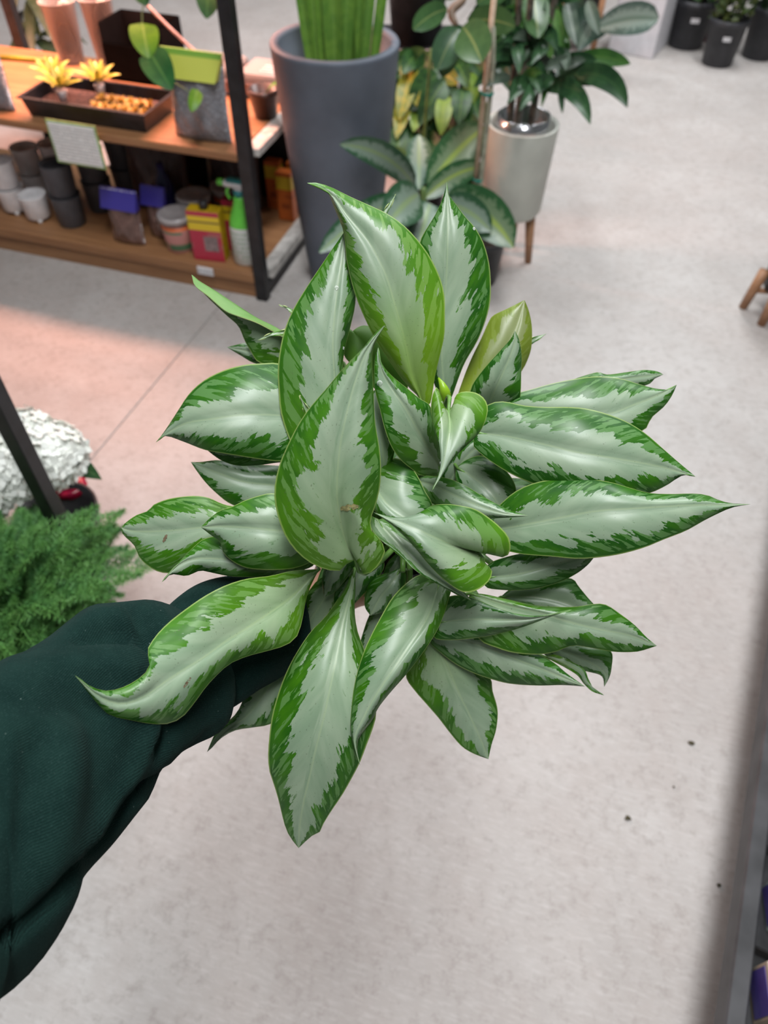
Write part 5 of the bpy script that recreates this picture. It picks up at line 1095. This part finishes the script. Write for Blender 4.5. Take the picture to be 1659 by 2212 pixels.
# asparagus fern
fe = np.array([-0.735, .785, 0]); fern = thing('asparagus_fern', 'feathery green asparagus fern in a dark pot at the left edge', 'potted plant', fe)
pot_simple(fern, fe, .125, .26, mat('fern_pot', (0.06, 0.045, 0.045), .5)); mk('soil', lathe([(0, .225), (.11, .22), (.109, .215), (0, .215)], fe, 20, cap0=False), M_soil, fern)
M_fn = mat('fern_green', (0.105, 0.27, 0.055), .6, var=.2, vscale=25, col2=(0.05, 0.17, 0.04))
def frond(L, droop, seed):
    """plumed spray: arching stem, side twigs, hair-thin needles (local: x outwards, z up)"""
    rnd = random.Random(seed); V = []; Fc = []
    def needle(p, d, l, w):
        sx = np.cross(d, [rnd.uniform(-1, 1), rnd.uniform(-1, 1), 1.0]); sx /= np.linalg.norm(sx) + 1e-9
        n0 = len(V); V.extend([p - sx * w, p + sx * w, p + d * l]); Fc.append((n0, n0 + 1, n0 + 2))
    pts = [np.array([L * .80 * t, 0, L * (1.0 * t - droop * t * t)]) for t in np.linspace(0, 1, 30)]
    for i in range(29):
        a, b = pts[i], pts[i + 1]; t = i / 29; w = .0016 * (1 - .6 * t)
        n0 = len(V); s = np.array([0, w, 0]); V.extend([a - s, a + s, b + s, b - s]); Fc.append((n0, n0 + 1, n0 + 2, n0 + 3))
        if t > .18:
            d0 = (b - a) / np.linalg.norm(b - a); tw = .070 * math.sin(math.pi * min(1, t * .8 + .25)) * L / .34
            for sd in (-1, 1):
                dv = d0 * .75 + np.array([0, sd * .95, rnd.uniform(-.15, .25)]); dv /= np.linalg.norm(dv)
                for q in range(11):
                    pq_ = a + dv * tw * (q + .5) / 11
                    for e in range(3):
                        an = rnd.uniform(0, 6.28); nd = dv * .55 + np.array([math.cos(an), math.sin(an) * .6, .5 * math.sin(an)]) * .7; nd /= np.linalg.norm(nd)
                        needle(pq_, nd, .0135, .0009)
                n0 = len(V); s = np.array([.0005, 0, .0005]); V.extend([a - s, a + s, a + dv * tw + s, a + dv * tw - s]); Fc.append((n0, n0 + 1, n0 + 2, n0 + 3))
    return np.array(V), Fc
protos = []
for k, (L, dp) in enumerate(((.36, .85), (.32, .70), (.30, 1.10), (.26, .55))):
    v, f = frond(L, dp, k); me = bpy.data.meshes.new('frond'); me.from_pydata(v.tolist(), [], f); me.materials.append(M_fn); protos.append(me)
rnd = random.Random(11)
for i in range(96):
    o = bpy.data.objects.new('frond', protos[i % 4]); COL.objects.link(o); o.parent = fern
    an = i * 2.39996; o.location = (.05 * math.cos(an), .05 * math.sin(an), .222); s = rnd.uniform(.8, 1.1)
    o.rotation_euler = (rnd.uniform(-.3, .3), rnd.uniform(-.75, .25) if i % 3 else rnd.uniform(-1.0, -.6), an); o.scale = (s, s, s)

# ================================================================== right front: metal bench with boxed bulbs
b0, b1 = G(1566, 2212, .22), G(1652, 1560, .22); bd_ = (b1 - b0) / np.linalg.norm(b1 - b0); bs = np.array([bd_[1], -bd_[0], 0]); BAX = np.array([bs, bd_, [0, 0, 1]])
def BK(a, c, z): return b0 + bd_ * c + bs * a + np.array([0, 0, z - .40])
def bbx(a0, a1, c0, c1, z0, z1, bev=.002): return box(BK((a0 + a1) / 2, (c0 + c1) / 2, (z0 + z1) / 2), ((a1 - a0) / 2, (c1 - c0) / 2, (z1 - z0) / 2), BAX, bev)
be = thing('metal_bench', 'low grey metal display bench with a raised rim along the right edge', 'bench', BK(.4, .4, .18))
M_met = mat('dull_steel', (0.055, 0.055, 0.058), .5, metal=.2, var=.15, vscale=14, bump=.1)
mk('rim', bbx(0, .030, -.6, 2.0, .345, .40, .003), M_met, be, smooth=False); mk('bench_bed', bbx(.03, .78, -.6, 2.0, .345, .352, .001), M_blk, be, smooth=False)
mk('rim', bbx(.78, .81, -.6, 2.0, .345, .40, .003), M_met, be, smooth=False)
for a in (.02, .75):
    for c in (-.5, 1.9): mk('leg', bbx(a, a + .04, c, c + .04, .18, .345), M_met, be, smooth=False)
for c in (-.02, .13, .30, .47): mk('divider', bbx(.031, .78, c, c + .003, .352, .385, .001), M_met, be, smooth=False)
def bulbprint(name, ground):
    k = NT(name); o = k.obj(); x, y, z = k.sep(o)
    n = k.noise(o, 120.0, 1.0)
    c = k.mix(k.step(z, .052, .053), ground, (0.075, 0.055, 0.26)); c = k.mix(k.ma('MULTIPLY', k.step(z, .052, .053), k.step(n, .58, .62)), c, (0.5, .5, .55))
    k.put(k.b.inputs['Base Color'], c); k.b.inputs['Roughness'].default_value = .5; return k.m
M_bulb = mat('kraft_carton', (0.46, 0.37, 0.28), .6, var=.06); M_purp = mat('purple_label', (0.075, 0.05, 0.25), .4, col2=(0.09, 0.07, 0.30)); M_blu = mat('pale_band', (0.52, 0.56, 0.66), .5, var=.05)
def carton2(a, c, lab, ang, h=.085, w_=.085, l_=.075, m=None):
    p = BK(a, c, .3525); A = np.array([BAX[0] @ rotz(ang), BAX[1] @ rotz(ang), [0, 0, 1.0]]); th_ = thing('bulb_carton', lab, 'box', p, 'boxed bulbs')
    mk('carton_body', box(p + [0, 0, h / 2], (w_ / 2, l_ / 2, h / 2), A, .002), m or M_bulb, th_, smooth=False)
    mk('label_patch', box(p + [0, 0, h + .0004] - A[0] * w_ * .18, (w_ * .20, l_ * .46, .0005), A), M_purp, th_, smooth=False)
    mk('label_band', box(p + [0, 0, h + .0004] - A[0] * w_ * .43, (w_ * .06, l_ * .48, .0005), A), M_blu, th_, smooth=False)
    mk('side_label', box(p + [0, 0, h * .5] - A[0] * (w_ / 2 + .0004), (.0005, l_ * .42, h * .36), A), M_purp, th_, smooth=False)
carton2(.086, .075, 'kraft carton with a purple label nearest the bottom right corner', .25)
carton2(.086, .215, 'pale carton with a purple label in the second cell of the bench', .25, .07, .075, .07, mat('mint_carton', (0.36, 0.42, 0.40), .5))
carton2(.086, .385, 'kraft carton with a purple label in the third cell of the bench', .2, .07, .075, .07)
carton2(.086, -.10, 'kraft carton with a purple label cut off by the bottom of the frame', .3)
carton2(.086, .56, 'kraft carton with a purple label in the farthest cell of the bench', .1, .07)
# leaf litter on the floor
M_lit = mat('dry_leaf_bit', (0.05, 0.04, 0.015), .8)
for i, (px, py, r) in enumerate(((1492, 1605, .008), (1356, 1768, .009), (1552, 1912, .005), (1455, 1700, .003))):
    c = G(px, py, .0); rnd = random.Random(i); v = [c + [0, 0, .006]] + [c + [r * rnd.uniform(.5, 1.2) * math.cos(a), r * rnd.uniform(.4, .8) * math.sin(a), .001 + .003 * rnd.random()] for a in np.linspace(0, 5.5, 7)]
    tag(mk('leaf_crumb', (v + [q - [0, 0, .001] for q in v], [(0, k, k % 7 + 1) for k in range(1, 8)] + [(8, 8 + k % 7 + 1, 8 + k) for k in range(1, 8)]), M_lit, origin=c), ('dark leaf crumb on the bright concrete, farther up near the bench', 'dark leaf crumb on the concrete below the plant', 'tiny crumb beside the metal bench rim', 'faint tiny speck on the concrete between the two crumbs')[i], 'debris')
